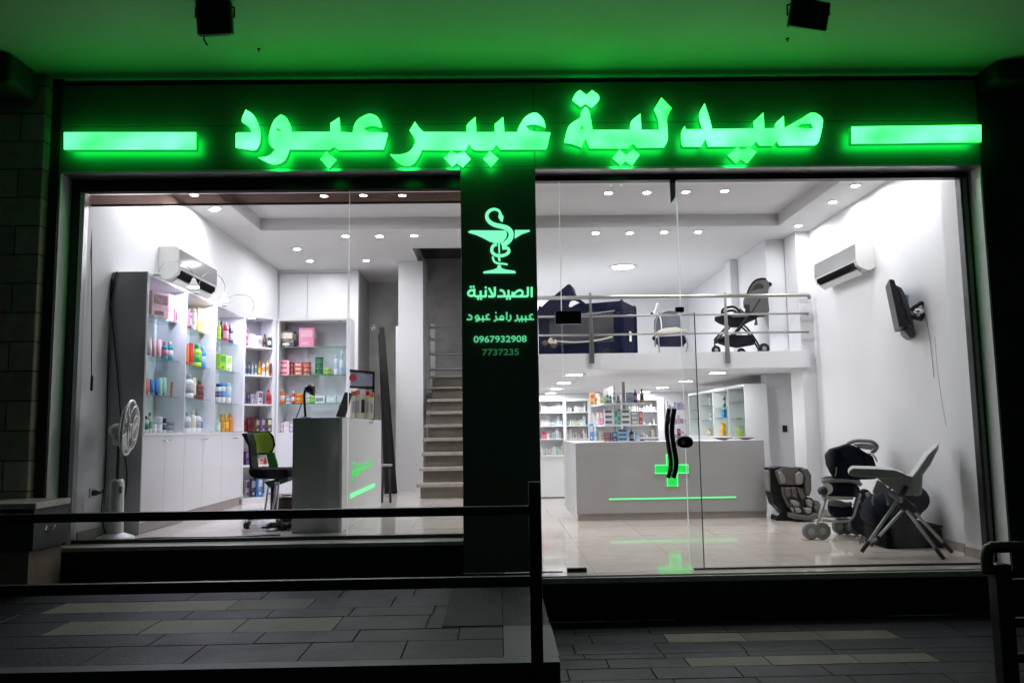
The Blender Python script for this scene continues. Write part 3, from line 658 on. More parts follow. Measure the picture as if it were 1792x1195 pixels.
for (px, py), lb in zip(((340, 340), (374, 366), (520, 435), (542.5, 456), (641, 455), (1496.5, 324), (1457, 353), (418, 398), (1392, 398)),
                        ('seen through the bronze film of the window', 'over the tall wall cabinet, nearest the bronze film', 'nearer of two over the cabinet corner', 'farther of two over the cabinet corner', 'in front of the dim stairwell', 'over the wall television, nearer the window', 'over the wall television, farther from the window', 'close to the white wall above the cabinet lamps', 'close to the wall above the mezzanine rail end')):
    p = at(px, py, Z=ZC)
    if px == 418: p = Vector((XL + .30, 2.6, ZC))
    if px == 1392: p = Vector((XR - .27, 3.72, ZC))
    downlight(p.x, p.y, ZC, 'small round downlight ' + lb, g2)
downlight(XR - .42, 1.05, ZC, 'small round downlight by the black header over the high chair', g2)
downlight(XL + .5, 1.05, ZC, 'small round downlight by the bronze film over the fan', g2)
for i, y in enumerate((4.85, 6.9, 8.95, 10.9)):
    for sx, nm in ((1.12, 'stairwell'), (3.18, 'pier')):
        downlight(sx + .02 * i, y, ZMB, f'round panel light under the mezzanine, {ORD[i]} row, {nm} side', 'panel lights under the mezzanine', .115, M_DLW)
p = at(1090, 467, Z=ZC); downlight(p.x, p.y, ZC, 'large round panel light over the mezzanine travel cot', 'panel lights over the mezzanine', .17, M_DLW)
downlight(.42, 7.4, ZC, 'large round panel light added behind the pillar to brighten the mezzanine wall', 'panel lights over the mezzanine', .17, M_DLW)  # this panel and the next are added out of view to brighten the back wall
downlight(.50, 8.8, ZC, 'large round panel light added in the back corner to brighten the mezzanine wall', 'panel lights over the mezzanine', .17, M_DLW)

# ---------------------------------------------------------------- products on shelves
PAL = {'pink': (.75, .22, .36), 'pale pink': (.80, .50, .56), 'white': (.78, .78, .77), 'teal': (.02, .26, .28), 'lilac': (.50, .38, .62), 'orange': (.80, .20, .02), 'blue': (.04, .22, .60),
       'pale blue': (.35, .58, .74), 'navy': (.015, .03, .10), 'red': (.55, .03, .03), 'dark red': (.22, .015, .03), 'brown': (.12, .05, .025), 'yellow': (.85, .62, .05), 'lime green': (.40, .68, .03),
       'green': (.03, .38, .08), 'dark green': (.02, .10, .05), 'amber': (.65, .25, .01), 'black': (.015, .014, .016), 'purple': (.14, .04, .28), 'cream': (.72, .66, .48), 'grey': (.35, .35, .37), 'mint': (.42, .72, .60), 'clear': (.55, .62, .60), 'gold': (.45, .30, .08)}
def pprint_(c, d):
    key = 'print_' + c + '_' + d
    if key in MC: return MC[key]
    m = mat(key.replace(' ', '_'), PAL[c], .4); MC[key] = m; nt = m.node_tree; b = nt.nodes['Principled BSDF']
    tc = nt.nodes.new('ShaderNodeTexCoord'); sp = nt.nodes.new('ShaderNodeSeparateXYZ'); cb = nt.nodes.new('ShaderNodeCombineXYZ'); ad = nt.nodes.new('ShaderNodeMath')
    br = nt.nodes.new('ShaderNodeTexBrick'); br.inputs['Scale'].default_value = 1; br.inputs['Brick Width'].default_value = .23; br.inputs['Row Height'].default_value = .07; br.inputs['Mortar Size'].default_value = .018; br.inputs['Bias'].default_value = -.1
    br.squash = .6; br.squash_frequency = 3
    br.inputs['Color1'].default_value = (*PAL[c], 1); br.inputs['Color2'].default_value = (*[.55 * x + .45 * y for x, y in zip(PAL[d], PAL[c])], 1); br.inputs['Mortar'].default_value = (*PAL[c], 1)
    L = nt.links.new; L(tc.outputs['Object'], sp.inputs[0]); L(sp.outputs['X'], ad.inputs[0]); L(sp.outputs['Y'], ad.inputs[1]); L(ad.outputs[0], cb.inputs['X']); L(sp.outputs['Z'], cb.inputs['Y']); L(cb.outputs[0], br.inputs['Vector']); L(br.outputs['Color'], b.inputs['Base Color'])
    return m
def pcol(c): return mat('pack_' + c.replace(' ', '_'), PAL[c], .35, var=.06, scale=40, roughvar=.1)
UNIT = {}
def unit_mesh(kind, c1, c2):
    key = (kind, c1, c2)
    if key in UNIT: return UNIT[key]
    m = MB(); cap = None
    if kind == 'box':
        m.box((-.5, -.5, 0), (.5, .5, 1)); m.box((-.40, -.512, .52), (.40, -.498, .88), 1); m.box((-.32, -.512, .12), (.18, -.498, .26), 1); m.box((.499, -.38, .45), (.512, .38, .85), 1)
    elif kind == 'box_stack':
        for k in range(3):
            z = k / 3; m.box((-.5, -.5, z + .004), (.5, .5, z + .325)); m.box((-.36, -.512, z + .09), (.36, -.498, z + .24), 1); m.box((.499, -.38, z + .09), (.512, .38, z + .22), 1)
    elif kind == 'bottle':
        m.lathe([(.42, 0), (.5, .02), (.5, .22)], seg=14); m.lathe([(.502, .22), (.502, .55)], seg=14, mi=1); m.lathe([(.5, .55), (.5, .66), (.42, .75), (.2, .80), (.2, .82)], seg=14)
        cap = MB().lathe([(.24, .82), (.24, .99), (.21, 1.0)], seg=12)
    elif kind == 'pump':
        m.lathe([(.46, 0), (.5, .02), (.5, .25)], seg=14); m.lathe([(.502, .25), (.502, .52)], seg=14, mi=1); m.lathe([(.5, .52), (.5, .64), (.36, .72), (.14, .74)], seg=14)
        cap = MB().lathe([(.2, .74), (.2, .82), (.07, .83), (.07, .92), (.22, .93), (.22, .99), (.05, 1)], seg=10).box((-.05, -.55, .93), (.05, 0, .98))
    elif kind == 'spray':
        m.lathe([(.46, 0), (.5, .02), (.5, .3)], seg=14); m.lathe([(.502, .3), (.502, .6)], seg=14, mi=1); m.lathe([(.5, .6), (.5, .78), (.4, .82)], seg=14)
        cap = MB().lathe([(.42, .82), (.42, .93), (.3, .99), (.05, 1)], seg=12)
    elif kind == 'tube':
        n = 14; rings = [(0, .34, .34), (.18, .34, .34), (.2, .46, .42), (.6, .5, .30), (1, .52, .03)]; vs = []; fs = []
        for z, a, b in rings:
            for k in range(n): vs.append((a * math.cos(2 * PI * k / n), b * math.sin(2 * PI * k / n), z))
        for i in range(len(rings) - 1):
            for k in range(n): fs.append((i * n + k, i * n + (k + 1) % n, (i + 1) * n + (k + 1) % n, (i + 1) * n + k))
        m.add(vs, fs, 0, True); m.f[0:2 * n] = m.f[0:2 * n]
        for i in range(n): m.m[i] = 1
        m.add([vs[-n + k] for k in range(n)], [tuple(range(n))], 0)
    elif kind == 'jar':
        m.lathe([(.44, 0), (.5, .05), (.5, .2)], seg=16); m.lathe([(.502, .2), (.502, .55)], seg=16, mi=1); m.lathe([(.5, .55), (.46, .66)], seg=16)
        cap = MB().lathe([(.5, .66), (.5, .96), (.46, 1)], seg=16)
    elif kind == 'jar_stack':
        for k in range(3):
            z = k / 3; m.lathe([(.46, z + .004), (.5, z + .02), (.5, z + .21)], seg=16); m.lathe([(.505, z + .21), (.505, z + .31), (.48, z + .325)], seg=16, mi=1)
    elif kind == 'flat':
        m.box((-.5, -.5, 0), (.5, .5, 1)); m.box((-.44, -.512, .28), (.30, -.498, .74), 1); m.box((.499, -.40, .3), (.512, .40, .72), 1)
    M1, M2 = pcol(c1), pcol(c2)
    if kind in ('box', 'flat'): M1 = pprint_(c1, c2)
    UNIT[key] = (m.mesh(kind, [M1, pprint_(c2, c1)]), cap.mesh('cap', [M2]) if cap else None)
    return UNIT[key]
NOUN = {'box': 'box', 'box_stack': 'stack of boxes', 'bottle': 'bottle', 'pump': 'pump bottle', 'spray': 'spray can', 'tube': 'tube', 'jar': 'jar', 'jar_stack': 'stack of jars', 'flat': 'flat carton'}
NAME = {'box': 'product_box', 'box_stack': 'product_box', 'bottle': 'bottle', 'pump': 'pump_bottle', 'spray': 'spray_can', 'tube': 'tube', 'jar': 'jar', 'jar_stack': 'jar_column', 'flat': 'flat_carton'}
def shelf_row(where, items, plane, zref, caps=True, order='left', fac=1.0, rot=0, rounding=.9):
    """items = (px0, px1, ytop, kind, colour, second colour); plane = dict(X=..) or dict(Y=..) through their centres; zref = shelf height"""
    names = [(i[4], i[3]) for i in items]; seen = {}
    for it in items:
        x0, x1, yt, kind, c1, c2 = it; pc = (x0 + x1) / 2; stack = kind.endswith('_stack'); base = kind.replace('_stack', '')
        p = at(pc, 700, **plane)
        for _ in range(3):                                   # find the point of the plane at shelf height in this column
            pp_ = proj_y(p.x, p.y, zref); p = at(pc, pp_, **plane)
        d = depth(p); w = (x1 - x0) * d / FPX * fac
        h = (pp_ - yt) * d / FPX
        k = (c1, kind); seen[k] = seen.get(k, 0) + 1
        for lev in range(3 if stack else 1):
            hh = h / 3 if stack else h; kd = ('flat' if base == 'box' else base) if stack else kind
            m, cap = unit_mesh(kd, c1, c2)
            o = link(bpy.data.objects.new(NAME[kd] if not stack else NAME[base], m)); o.location = (p.x, p.y, zref + .0015 + lev * hh)
            dy = w * (.72 if base in ('box', 'flat') else .8 if base == 'tube' else 1)
            o.scale = (w * rounding, dy * rounding, hh * (.985 if stack else 1)); o.rotation_euler.z = rot + (rnd_s.uniform(-.06, .06) if not stack else rnd_s.uniform(-.03, .03))
            if cap: c = link(bpy.data.objects.new('cap', cap)); c.parent = o
            pre = ['bottom ', 'middle ', 'top '][lev] if stack else ''; suf = ' in its stack' if stack else ''
            if names.count(k) > 1: lab = f'{ORD[seen[k]-1]} {c1} {NOUN[base]} from {order}{", " + pre.strip() + " of its stack" if stack else ""}, {where}'
            elif stack: lab = f'{pre}{c1} {NOUN[base]} in its stack, {where}'
            else: lab = f'{c1} {NOUN[base]} with {c2} label, {where}' if c2 != c1 else f'plain {c1} {NOUN[base]}, {where}'
            nm_ = NAME[base if stack else kind]
            tag(o, lab, {'product_box': 'box', 'flat_carton': 'box', 'pump_bottle': 'bottle', 'spray_can': 'spray can'}.get(nm_, nm_), 'goods on the shelves')
rnd_s = random.Random(21)
def proj_y(x, y, z):
    v = Vector((x, y, z)) - EYE; return PCY - FPX * v.dot(cU) / v.dot(cF)

# ---------------------------------------------------------------- tall wall cabinet on the left
XF = -3.225; XB = XL + .012; XI = -3.37
yn = at(250, 757, X=XF).y; yf = at(424, 758, X=XF).y; ztop = at(340, 514, X=XF).z; zcnt = at(340, 757.5, X=XF).z
yb = [yn, at(326, 600, X=XF).y, at(378, 600, X=XF).y, yf]
cb = thing('wall_cabinet', 'tall white wall cabinet with three open bays over cupboard doors', 'cabinet', (-3.4, (yn + yf) / 2, ZL))
B(((XB, yn - .022, ZL + .002), (XF + .004, yn, ztop + .012))).build('side_panel', M_LAMG, cb, .002)
B(((XB, yn + .002, ZL + .09), (XB + .012, yf, ztop - .02))).build('back_panel', M_LAM, cb)
for i, y in enumerate(yb):
    if i: B(((XB + .014, y - .011, zcnt + .012), (XF, y + .011, ztop - .022))).build('divider', M_LAM, cb, .002)
    else: B(((XF - .003, y + .001, zcnt + .012), (XF + .006, y + .022, ztop - .022))).build('divider', M_LAM, cb, .002)
B(((XB, yn + .001, ztop - .02), (XF + .002, yf + .01, ztop + .004))).build('top_panel', M_LAM, cb, .002)
B(((XB, yn + .001, zcnt - .022), (XF + .004, yf + .01, zcnt + .004))).build('worktop', M_LAM, cb, .002)
B(((XB, yn + .001, ZL + .001), (XF - .02, yf, ZL + .10))).build('skirting', M_SKIRT, cb)
ed = [yn, *[at(px, 800, X=XF).y for px in (288, 322, 355, 388)], yf]
for i in range(5):
    dr = B(((XF - .022, ed[i] + .002, ZL + .102), (XF, ed[i + 1] - .002, zcnt - .024))).build('cupboard_door', M_LAM, cb, .0015)
    if i in (0, 2, 4):
        yh = ed[i] + .55 * (ed[i + 1] - ed[i]) if i == 4 else ed[i + 1]
        m_ = MB(); m_.tube([(XF + .003, yh - .06, zcnt - .07), (XF + .03, yh - .055, zcnt - .07), (XF + .03, yh + .055, zcnt - .07), (XF + .003, yh + .06, zcnt - .07)], .006, 8); m_.build('handle', M_CHROME, dr)
bay = [[(290, 560), (282, 627), (280, 692.5)], [(347, 580), (346, 642), (343, 698)], [(398, 599), (401, 650), (395, 705.6)]]
zsh = []
for b in range(3):
    zs = [at(px, py, X=XI + .06).z for px, py in bay[b]]; zsh.append(zs + [zcnt + .005])
    for z in zs: B(((XB + .014, yb[b] + .013, z - .008), (XF - .05, yb[b + 1] - .013, z))).build('glass_shelf', M_SHELFG, cb)
SB = ['top', 'second', 'third', 'bottom']; BN = ['first', 'middle', 'last']
rows = {
 (0, 0): [(258, 283, 512, 'box', 'pale pink', 'brown'), (284, 297, 516, 'box', 'white', 'pale pink'), (296, 321, 544, 'flat', 'pink', 'black')],
 (0, 1): [(257, 264, 591, 'tube', 'white', 'pink'), (265, 272, 592, 'tube', 'pale pink', 'pink'), (273, 281, 594, 'tube', 'pale pink', 'white'), (283, 291, 598, 'bottle', 'teal', 'pink'), (292, 300, 598, 'bottle', 'teal', 'white'), (299, 304, 598, 'spray', 'pale pink', 'white'), (304, 309, 599, 'spray', 'lilac', 'white')],
 (0, 2): [(251, 257, 662, 'tube', 'orange', 'red'), (256, 261, 665, 'tube', 'pink', 'white'), (262, 269, 664, 'tube', 'blue', 'pale blue'), (270, 277, 663, 'tube', 'blue', 'navy'), (277, 283, 661, 'tube', 'mint', 'white'), (284, 290, 661, 'tube', 'mint', 'grey'), (295, 311, 669, 'box_stack', 'orange', 'white')],
 (0, 3): [(251, 258, 728, 'bottle', 'clear', 'dark green'), (258, 264, 722, 'bottle', 'clear', 'green'), (266, 272, 742, 'jar', 'pale pink', 'white'), (272, 281, 730, 'jar', 'clear', 'white'), (282, 289, 732, 'jar', 'clear', 'navy'), (290, 301, 738, 'jar', 'clear', 'grey'), (303, 309, 744, 'jar', 'grey', 'black')],
 (1, 0): [(327, 333, 540, 'bottle', 'brown', 'white'), (334, 341, 540, 'spray', 'white', 'cream'), (342, 353, 541, 'box', 'yellow', 'cream'), (353, 360, 546, 'box', 'pale pink', 'pink'), (359, 367, 549, 'bottle', 'dark red', 'pale pink')],
 (1, 1): [(325, 330, 602, 'tube', 'orange', 'red'), (330, 337, 600, 'tube', 'red', 'orange'), (338, 349, 603, 'bottle', 'lime green', 'green'), (350, 358, 606, 'bottle', 'blue', 'pale blue'), (359, 367, 608, 'bottle', 'blue', 'white')],
 (1, 2): [(323, 335, 655, 'bottle', 'white', 'grey'), (336, 342, 661, 'tube', 'cream', 'brown'), (344, 353, 666, 'bottle', 'dark red', 'brown'), (354, 364, 666, 'bottle', 'red', 'dark red')],
 (1, 3): [(323, 331, 722, 'bottle', 'white', 'grey'), (331, 340, 718, 'bottle', 'white', 'cream'), (340, 349, 721, 'bottle', 'white', 'grey'), (349, 356, 723, 'bottle', 'white', 'blue'), (357, 365, 722, 'bottle', 'pale blue', 'blue'), (366, 372, 727, 'bottle', 'red', 'dark red')],
 (2, 0): [(380, 385, 563, 'bottle', 'lime green', 'lime green'), (384, 389, 562, 'bottle', 'dark red', 'black'), (389, 397, 563, 'bottle', 'red', 'pale pink'), (399, 406, 568, 'bottle', 'navy', 'grey'), (407, 415, 569, 'bottle', 'navy', 'blue')],
 (2, 1): [(381, 391, 620, 'box', 'lime green', 'green'), (391, 401, 623, 'box', 'white', 'lime green')],
 (2, 2): [(378, 384, 671, 'spray', 'white', 'navy'), (385, 392, 670, 'spray', 'white', 'blue'), (394, 402, 670, 'spray', 'white', 'pale blue'), (403, 409, 684, 'jar', 'navy', 'white')],
 (2, 3): [(379, 384, 733, 'bottle', 'mint', 'white'), (384, 391, 725, 'bottle', 'amber', 'gold'), (391, 398, 725, 'bottle', 'amber', 'yellow'), (399, 405, 725, 'bottle', 'amber', 'orange'), (405, 410, 726, 'bottle', 'orange', 'red'), (411, 417, 727, 'bottle', 'yellow', 'gold')]}
for (b, r), its in rows.items():
    shelf_row(f'{SB[r]} shelf, {BN[b]} cabinet bay', its, dict(X=XI), zsh[b][r], order='the window', rot=PI / 2 * .75, rounding=1.5)

# corner unit: dark inside, white shelves
c0 = Vector((XF, yf + .012)); pk = at(479, 700, Y=4.05); c1 = Vector((pk.x, 4.05)); dv = (c1 - c0).normalized(); nv = Vector((-dv.y, dv.x))
cu_ = thing('corner_shelf', 'narrow corner shelf unit with dark back and white boards beside the tall cabinet', 'shelves', (c0.x, c0.y, ZL))
def quad(u0, u1, w0, w1, z0, z1):
    P = [c0 + dv * u + nv * w for u, w in ((u0, w0), (u1, w0), (u1, w1), (u0, w1))]
    return [[(p.x, p.y, z0) for p in P]], (0, 0, z1 - z0)
Lc = (c1 - c0).length
def cq(name, m, *q_):
    m_ = MB(); l, d = quad(*q_); m_.prism(l, d); return m_.build(name, m, cu_, .0015)
cq('back_panel', M_LAMG, 0, Lc, .26, .275, ZL + .1, ztop); cq('side_panel', M_LAMG, 0.001, .012, .002, .258, ZL + .1, ztop)
cq('side_panel', M_LAM, Lc - .028, Lc + .03, -.004, .258, ZL + .1, ztop); cq('front_stile', M_LAM, -.006, .014, -.006, .001, ZL + .1, ztop)
cq('top_panel', M_LAM, -.004, Lc + .03, -.004, .258, ztop + .001, ztop + .018)
zc_ = [at(450, y, Y=3.9).z for y in (607.5, 656.5, 707, 756, 813, 870)]
for z in zc_: cq('shelf_board', M_LAM, .013, Lc - .029, -.003, .258, z - .022, z)
cq('base', M_LAM, .013, Lc - .029, .0, .258, ZL, zc_[-1] - .023)
crow = [[(427, 434, 574, 'box_stack', 'pale pink', 'red'), (434, 446, 585, 'box', 'white', 'pale pink'), (446, 458, 588, 'flat', 'white', 'grey'), (459, 467, 585, 'bottle', 'brown', 'black'), (468, 475, 586, 'bottle', 'black', 'white')],
        [(427, 432, 635, 'bottle', 'white', 'grey'), (433, 438, 634, 'bottle', 'white', 'blue'), (439, 444, 634, 'bottle', 'white', 'pale blue'), (445, 450, 634, 'bottle', 'white', 'teal'), (451, 457, 632, 'bottle', 'amber', 'yellow'), (458, 464, 634, 'spray', 'white', 'amber'), (465, 471, 630, 'spray', 'cream', 'gold'), (472, 476, 636, 'tube', 'dark red', 'red')],
        [(427, 431, 670, 'spray', 'mint', 'white'), (431, 437, 688, 'box', 'purple', 'lilac'), (438, 447, 690, 'box', 'white', 'lilac'), (448, 459, 685, 'box', 'white', 'purple'), (465, 474, 682, 'bottle', 'red', 'dark red')],
        [(425, 431, 733, 'box', 'orange', 'brown'), (432, 437, 730, 'box', 'dark red', 'pink'), (438, 443, 730, 'box', 'dark red', 'red'), (445, 454, 733, 'box', 'brown', 'cream'), (455, 464, 732, 'box', 'purple', 'cream'), (465, 475, 732, 'box', 'black', 'cream')],
        [(426, 437, 790, 'box', 'purple', 'lilac'), (438, 444, 796, 'box', 'lilac', 'white'), (451, 460, 802, 'box', 'cream', 'red'), (461, 467, 800, 'bottle', 'red', 'dark red')],
        [(427, 436, 840, 'box', 'white', 'purple'), (437, 447, 838, 'box', 'navy', 'white'), (448, 459, 836, 'box', 'blue', 'white'), (463, 475, 842, 'box', 'white', 'blue')]]
CN = ['top', 'second', 'third', 'fourth', 'fifth', 'lowest']
for r, its in enumerate(crow): shelf_row(f'{CN[r]} board, corner shelf', its, dict(Y=4.0), zc_[r], order='the tall cabinet', rot=math.atan2(dv.y, dv.x), rounding=.85)

# back unit with glass shelves
YB = 4.05; bx0 = at(480, 700, Y=YB).x; bx1 = at(612, 700, Y=YB).x; zb = at(545, 756, Y=YB).z; zt2 = at(545, 557, Y=YB).z
bk = thing('display_cabinet', 'white display cabinet with glass shelves facing the window behind the desk', 'cabinet', ((bx0 + bx1) / 2, YB, ZL))
B(((bx0 + .03, YB + .33, zb), (bx1 - .05, YB + .345, zt2 - .02))).build('back_panel', M_LAM, bk)
B(((bx0 + .028, YB, ZL), (bx0 + .05, YB + .33, zt2))).build('side_panel', M_LAM, bk, .002)
B(((bx1 - .05, YB, ZL), (bx1, YB + .35, zt2))).build('side_panel', M_LAM, bk, .002)
B(((bx0 + .051, YB - .002, zt2 - .03), (bx1 - .051, YB + .33, zt2))).build('top_panel', M_LAM, bk, .002)
B(((bx0 + .051, YB - .002, zb - .025), (bx1 - .051, YB + .33, zb))).build('worktop', M_LAM, bk, .002)
xm = (bx0 + bx1) / 2
for a, b in ((bx0 + .052, xm - .002), (xm + .002, bx1 - .052)): B(((a, YB, ZL + .1), (b, YB + .02, zb - .027))).build('cupboard_door', M_LAM, bk, .0015)
B(((bx0 + .052, YB + .02, ZL), (bx1 - .052, YB + .04, ZL + .1))).build('skirting', M_SKIRT, bk)
zb_ = [at(545, y, Y=YB + .12).z for y in (607.5, 656.5, 706)]
for z in zb_:
    B(((bx0 + .052, YB + .04, z - .009), (bx1 - .052, YB + .325, z))).build('glass_shelf', M_SHELFG, bk)
    B(((bx0 + .052, YB + .037, z - .009), (bx1 - .052, YB + .0395, z))).build('shelf_edge', M_GEDGE, bk)
brow = [[(491, 517, 580, 'box', 'black', 'cream'), (525, 552, 575, 'box', 'pink', 'pale pink')],
        [(487, 508, 631, 'box_stack', 'pale pink', 'red'), (508, 515, 634, 'jar_stack', 'orange', 'dark red'), (517, 530, 635, 'box_stack', 'red', 'cream'), (530, 545, 634, 'jar_stack', 'cream', 'red'), (551, 566, 625, 'jar_stack', 'green', 'dark green'), (567, 580, 645, 'jar', 'green', 'lime green'), (584, 592, 621, 'spray', 'white', 'pale blue'), (594, 601, 613, 'spray', 'pale blue', 'white')],
        [(484, 500, 681, 'bottle', 'orange', 'white'), (500, 509, 692, 'jar', 'white', 'grey'), (510, 517, 684, 'bottle', 'red', 'white'), (517, 532, 689, 'jar', 'orange', 'amber'), (536, 544, 692, 'jar', 'lime green', 'mint'), (544, 551, 692, 'jar', 'green', 'lime green'), (552, 570, 693, 'flat', 'white', 'teal'), (572, 589, 693, 'flat', 'mint', 'white')],
        [(489, 497, 740, 'jar', 'pale pink', 'white'), (497, 506, 738, 'box', 'white', 'pale pink'), (507, 512, 742, 'jar', 'lilac', 'white')]]
for r, its in enumerate(brow): shelf_row(['top glass shelf', 'middle glass shelf', 'lowest glass shelf', 'worktop'][r] + ', display cabinet', its, dict(Y=YB + .15), (zb_ + [zb])[r], order='the corner', rounding=.95)
# high cupboards on the far wall
hc = thing('high_cupboard', 'white flush cupboard with two tall doors high on the far wall', 'cupboard', (-3, 6.4, 2.6))
hx = [at(x, 510, Y=6.40).x for x in (489, 538, 609)]
for a, b in ((hx[0], hx[1]), (hx[1], hx[2])): B(((a + .006, 6.40, 1.6), (b - .006, 6.425, at(538, 479, Y=6.4).z))).build('cupboard_door', M_LAM, hc, .002)
B(((hx[0] - .05, 6.405, at(538, 477, Y=6.4).z), (hx[2] + .05, 6.428, ZC - .003))).build('cornice', M_LAM, hc)

# gooseneck clip lamps on top of the tall cabinet
def goose(label, arc, head, r):
    P = [at(x, y, X=XF + .02) for x, y in arc]; g = thing('gooseneck_lamp', label, 'lamp', (P[0].x, P[0].y, ztop + .004), 'gooseneck lamps on the tall cabinet')
    P[0].z = ztop + .006; P[-1].x += .10; P[-2].x += .07; P[-3].x += .03; hp_ = P[-1]
    MB().tube(smooth(P, 5), .0036, 8).build('gooseneck', M_GPL, g)
    MB().lathe([(.035, 0), (.035, .012), (.015, .02)], (P[0].x, P[0].y, ztop + .0045), 14).build('clamp', M_WPL, g)
    R_ = r; MB().lathe([(R_, 0), (R_ * .95, R_ * .25), (R_ * .5, R_ * .9), (R_ * .3, R_ * 1.5), (.0076, R_ * 1.6)], (hp_.x, hp_.y, hp_.z - R_ * 1.3), 16).build('lamp_shade', M_WPL, g)
    MB().disc((hp_.x, hp_.y, hp_.z - R_ * 1.3 - .002), R_ * .93, 16).build('lens', M_CLIP, g)
goose('white gooseneck lamp on the tall cabinet, nearest the window', [(275, 476), (285, 463), (303, 457), (318, 462), (324, 475), (322, 490)], 0, .058)
goose('white gooseneck lamp on the tall cabinet under the air conditioner end', [(345, 506), (352, 488), (366, 478), (380, 484), (383, 500), (376, 515)], 0, .058)
goose('white gooseneck lamp with a tall thin loop, farthest along the tall cabinet', [(394, 536), (400, 522), (415, 516), (431, 519), (435, 532), (427, 547)], 0, .05)

# ---------------------------------------------------------------- air conditioners
def aircon(label, xw, y0, y1, z0, z1, sgn, group):
    dp = .215; a = thing('air_conditioner', label, 'air conditioner', (xw, (y0 + y1) / 2, z0), group); h = z1 - z0; X_ = lambda t: xw + sgn * t
    prof = [(0, z0 + .03), (0, z1), (dp * .86, z1), (dp * .97, z1 - .02), (dp, z0 + h * .36), (dp * .93, z0 + h * .17), (dp * .62, z0 + .012), (dp * .3, z0)]
    def pr(P, ya, yb_, inset=0): return MB().prism([[(X_(t), ya, z) for t, z in P]], (0, yb_ - ya, 0))
    pr(prof, y0, y1).build('casing', M_WPL, a, .006)
    pr([(dp * .97, z1 - .03), (dp + .004, z1 - .03), (dp + .006, z0 + h * .38), (dp, z0 + h * .38)], y0 + .02, y1 - .02).build('front_panel', mat('gloss_grey_panel', (.34, .34, .35), .10), a, .002)
    pr([(dp + .005, z0 + h * .29), (dp + .001, z0 + h * .17), (dp * .82, z0 + h * .07), (dp * .7, z0 + h * .12), (dp * .9, z0 + h * .29)], y0 + .07, y1 - .07).build('air_outlet', M_VOID, a)
    pr([(dp * .84, z0 + h * .03), (dp * .56, z0 - .040), (dp * .53, z0 - .030), (dp * .80, z0 + h * .05)], y0 + .06, y1 - .06).build('louvre', M_WPL, a, .002)
ga = 'wall mounted air conditioners'
ya0, ya1 = at(313, 460, X=XL + .215).y, at(380, 480, X=XL + .215).y
aircon('white wall air conditioner above the tall cabinet of cosmetics', XL + .001, ya0, ya1, at(313, 490, X=XL + .2).z, at(313, 430, X=XL + .215).z, 1, ga)
yb0, yb1 = at(1497, 440, X=XR - .215).y, at(1425, 470, X=XR - .215).y
aircon('white wall air conditioner above the small television', XR - .001, yb0, yb1, at(1497, 474, X=XR - .2).z, at(1497, 422, X=XR - .215).z, -1, ga)

# ---------------------------------------------------------------- small things by the left window
rb = thing('roller_blind', 'bronze film roller blind pulled a little way down inside the left window', 'blind', (-1.9, .29, 3.2))
zb0 = at(480, 356, Y=.30).z; xa, xb_ = at(160, 350, Y=.3).x, -.29
B(((xa, .30, zb0), (xb_, .302, 3.30))).build('film', M_FILM, rb); B(((xa, .292, zb0 - .014), (xb_, .31, zb0 + .004))).build('bottom_bar', M_BLACK, rb, .003)
cd = thing('blind_cord', 'thin black blind cord with a weight hanging beside the left window jamb', 'cord', (xa, .3, 2))
P = [at(160, 362, Y=.33), at(160.5, 520, Y=.33), at(160, 672, Y=.33)]; MB().tube(P, .005, 6).build('cord', M_BLACKP, cd)
a = at(160, 684, Y=.33); MB().lathe([(.009, 0), (.012, .02), (.011, .12), (.005, .14)], a, 10).build('weight', M_BLACKP, cd)
sk = thing('wall_socket', 'black plug in a socket low on the white wall behind the fan', 'socket', (XL, .55, .8))
ps_ = at(166, 862, X=XL + .03); B(((XL + .001, ps_.y - .045, ps_.z - .04), (XL + .014, ps_.y + .045, ps_.z + .04))).build('plate', M_WPL, sk, .004)
m_ = MB().lathe([(.026, .0), (.026, .02), (.018, .045), (.008, .07)], (XL + .014, ps_.y, ps_.z), 12, axis='x'); m_.build('plug', M_BLACKP, sk)
for (lb, pts) in (('looser black cable hanging down the end of the tall cabinet', [(197, 478), (193, 520), (196, 560), (202, 620), (209, 700), (214, 770), (222, 830), (216, 880), (205, 915)]), ('straighter black cable down the cabinet end, nearer the wall', [(205, 475), (198, 500), (190, 560), (189, 640), (187, 740), (183, 850), (176, 880), (172, 905)])):
    cab = thing('power_cable', lb, 'cable', (-3.5, yn - .05, ZL)); MB().tube(smooth([at(x, y, Y=yn - .04) for x, y in pts], 6), .006, 6).build('cable', M_BLACKP, cab)
cab = thing('power_cable', 'black cable running from the plug across the floor along the window', 'cable', (-3.4, .4, ZL))
m_ = MB(); m_.tube(smooth([(ps_.x + .06, ps_.y, ps_.z), (-3.42, .45, .72), (-3.4, .40, .5), (-3.3, .38, ZL + .01), (-3.0, .45, ZL + .008), (-2.4, .42, ZL + .008), (-1.9, .5, ZL + .008)], 6), .006, 6); m_.build('cable', M_BLACKP, cab)

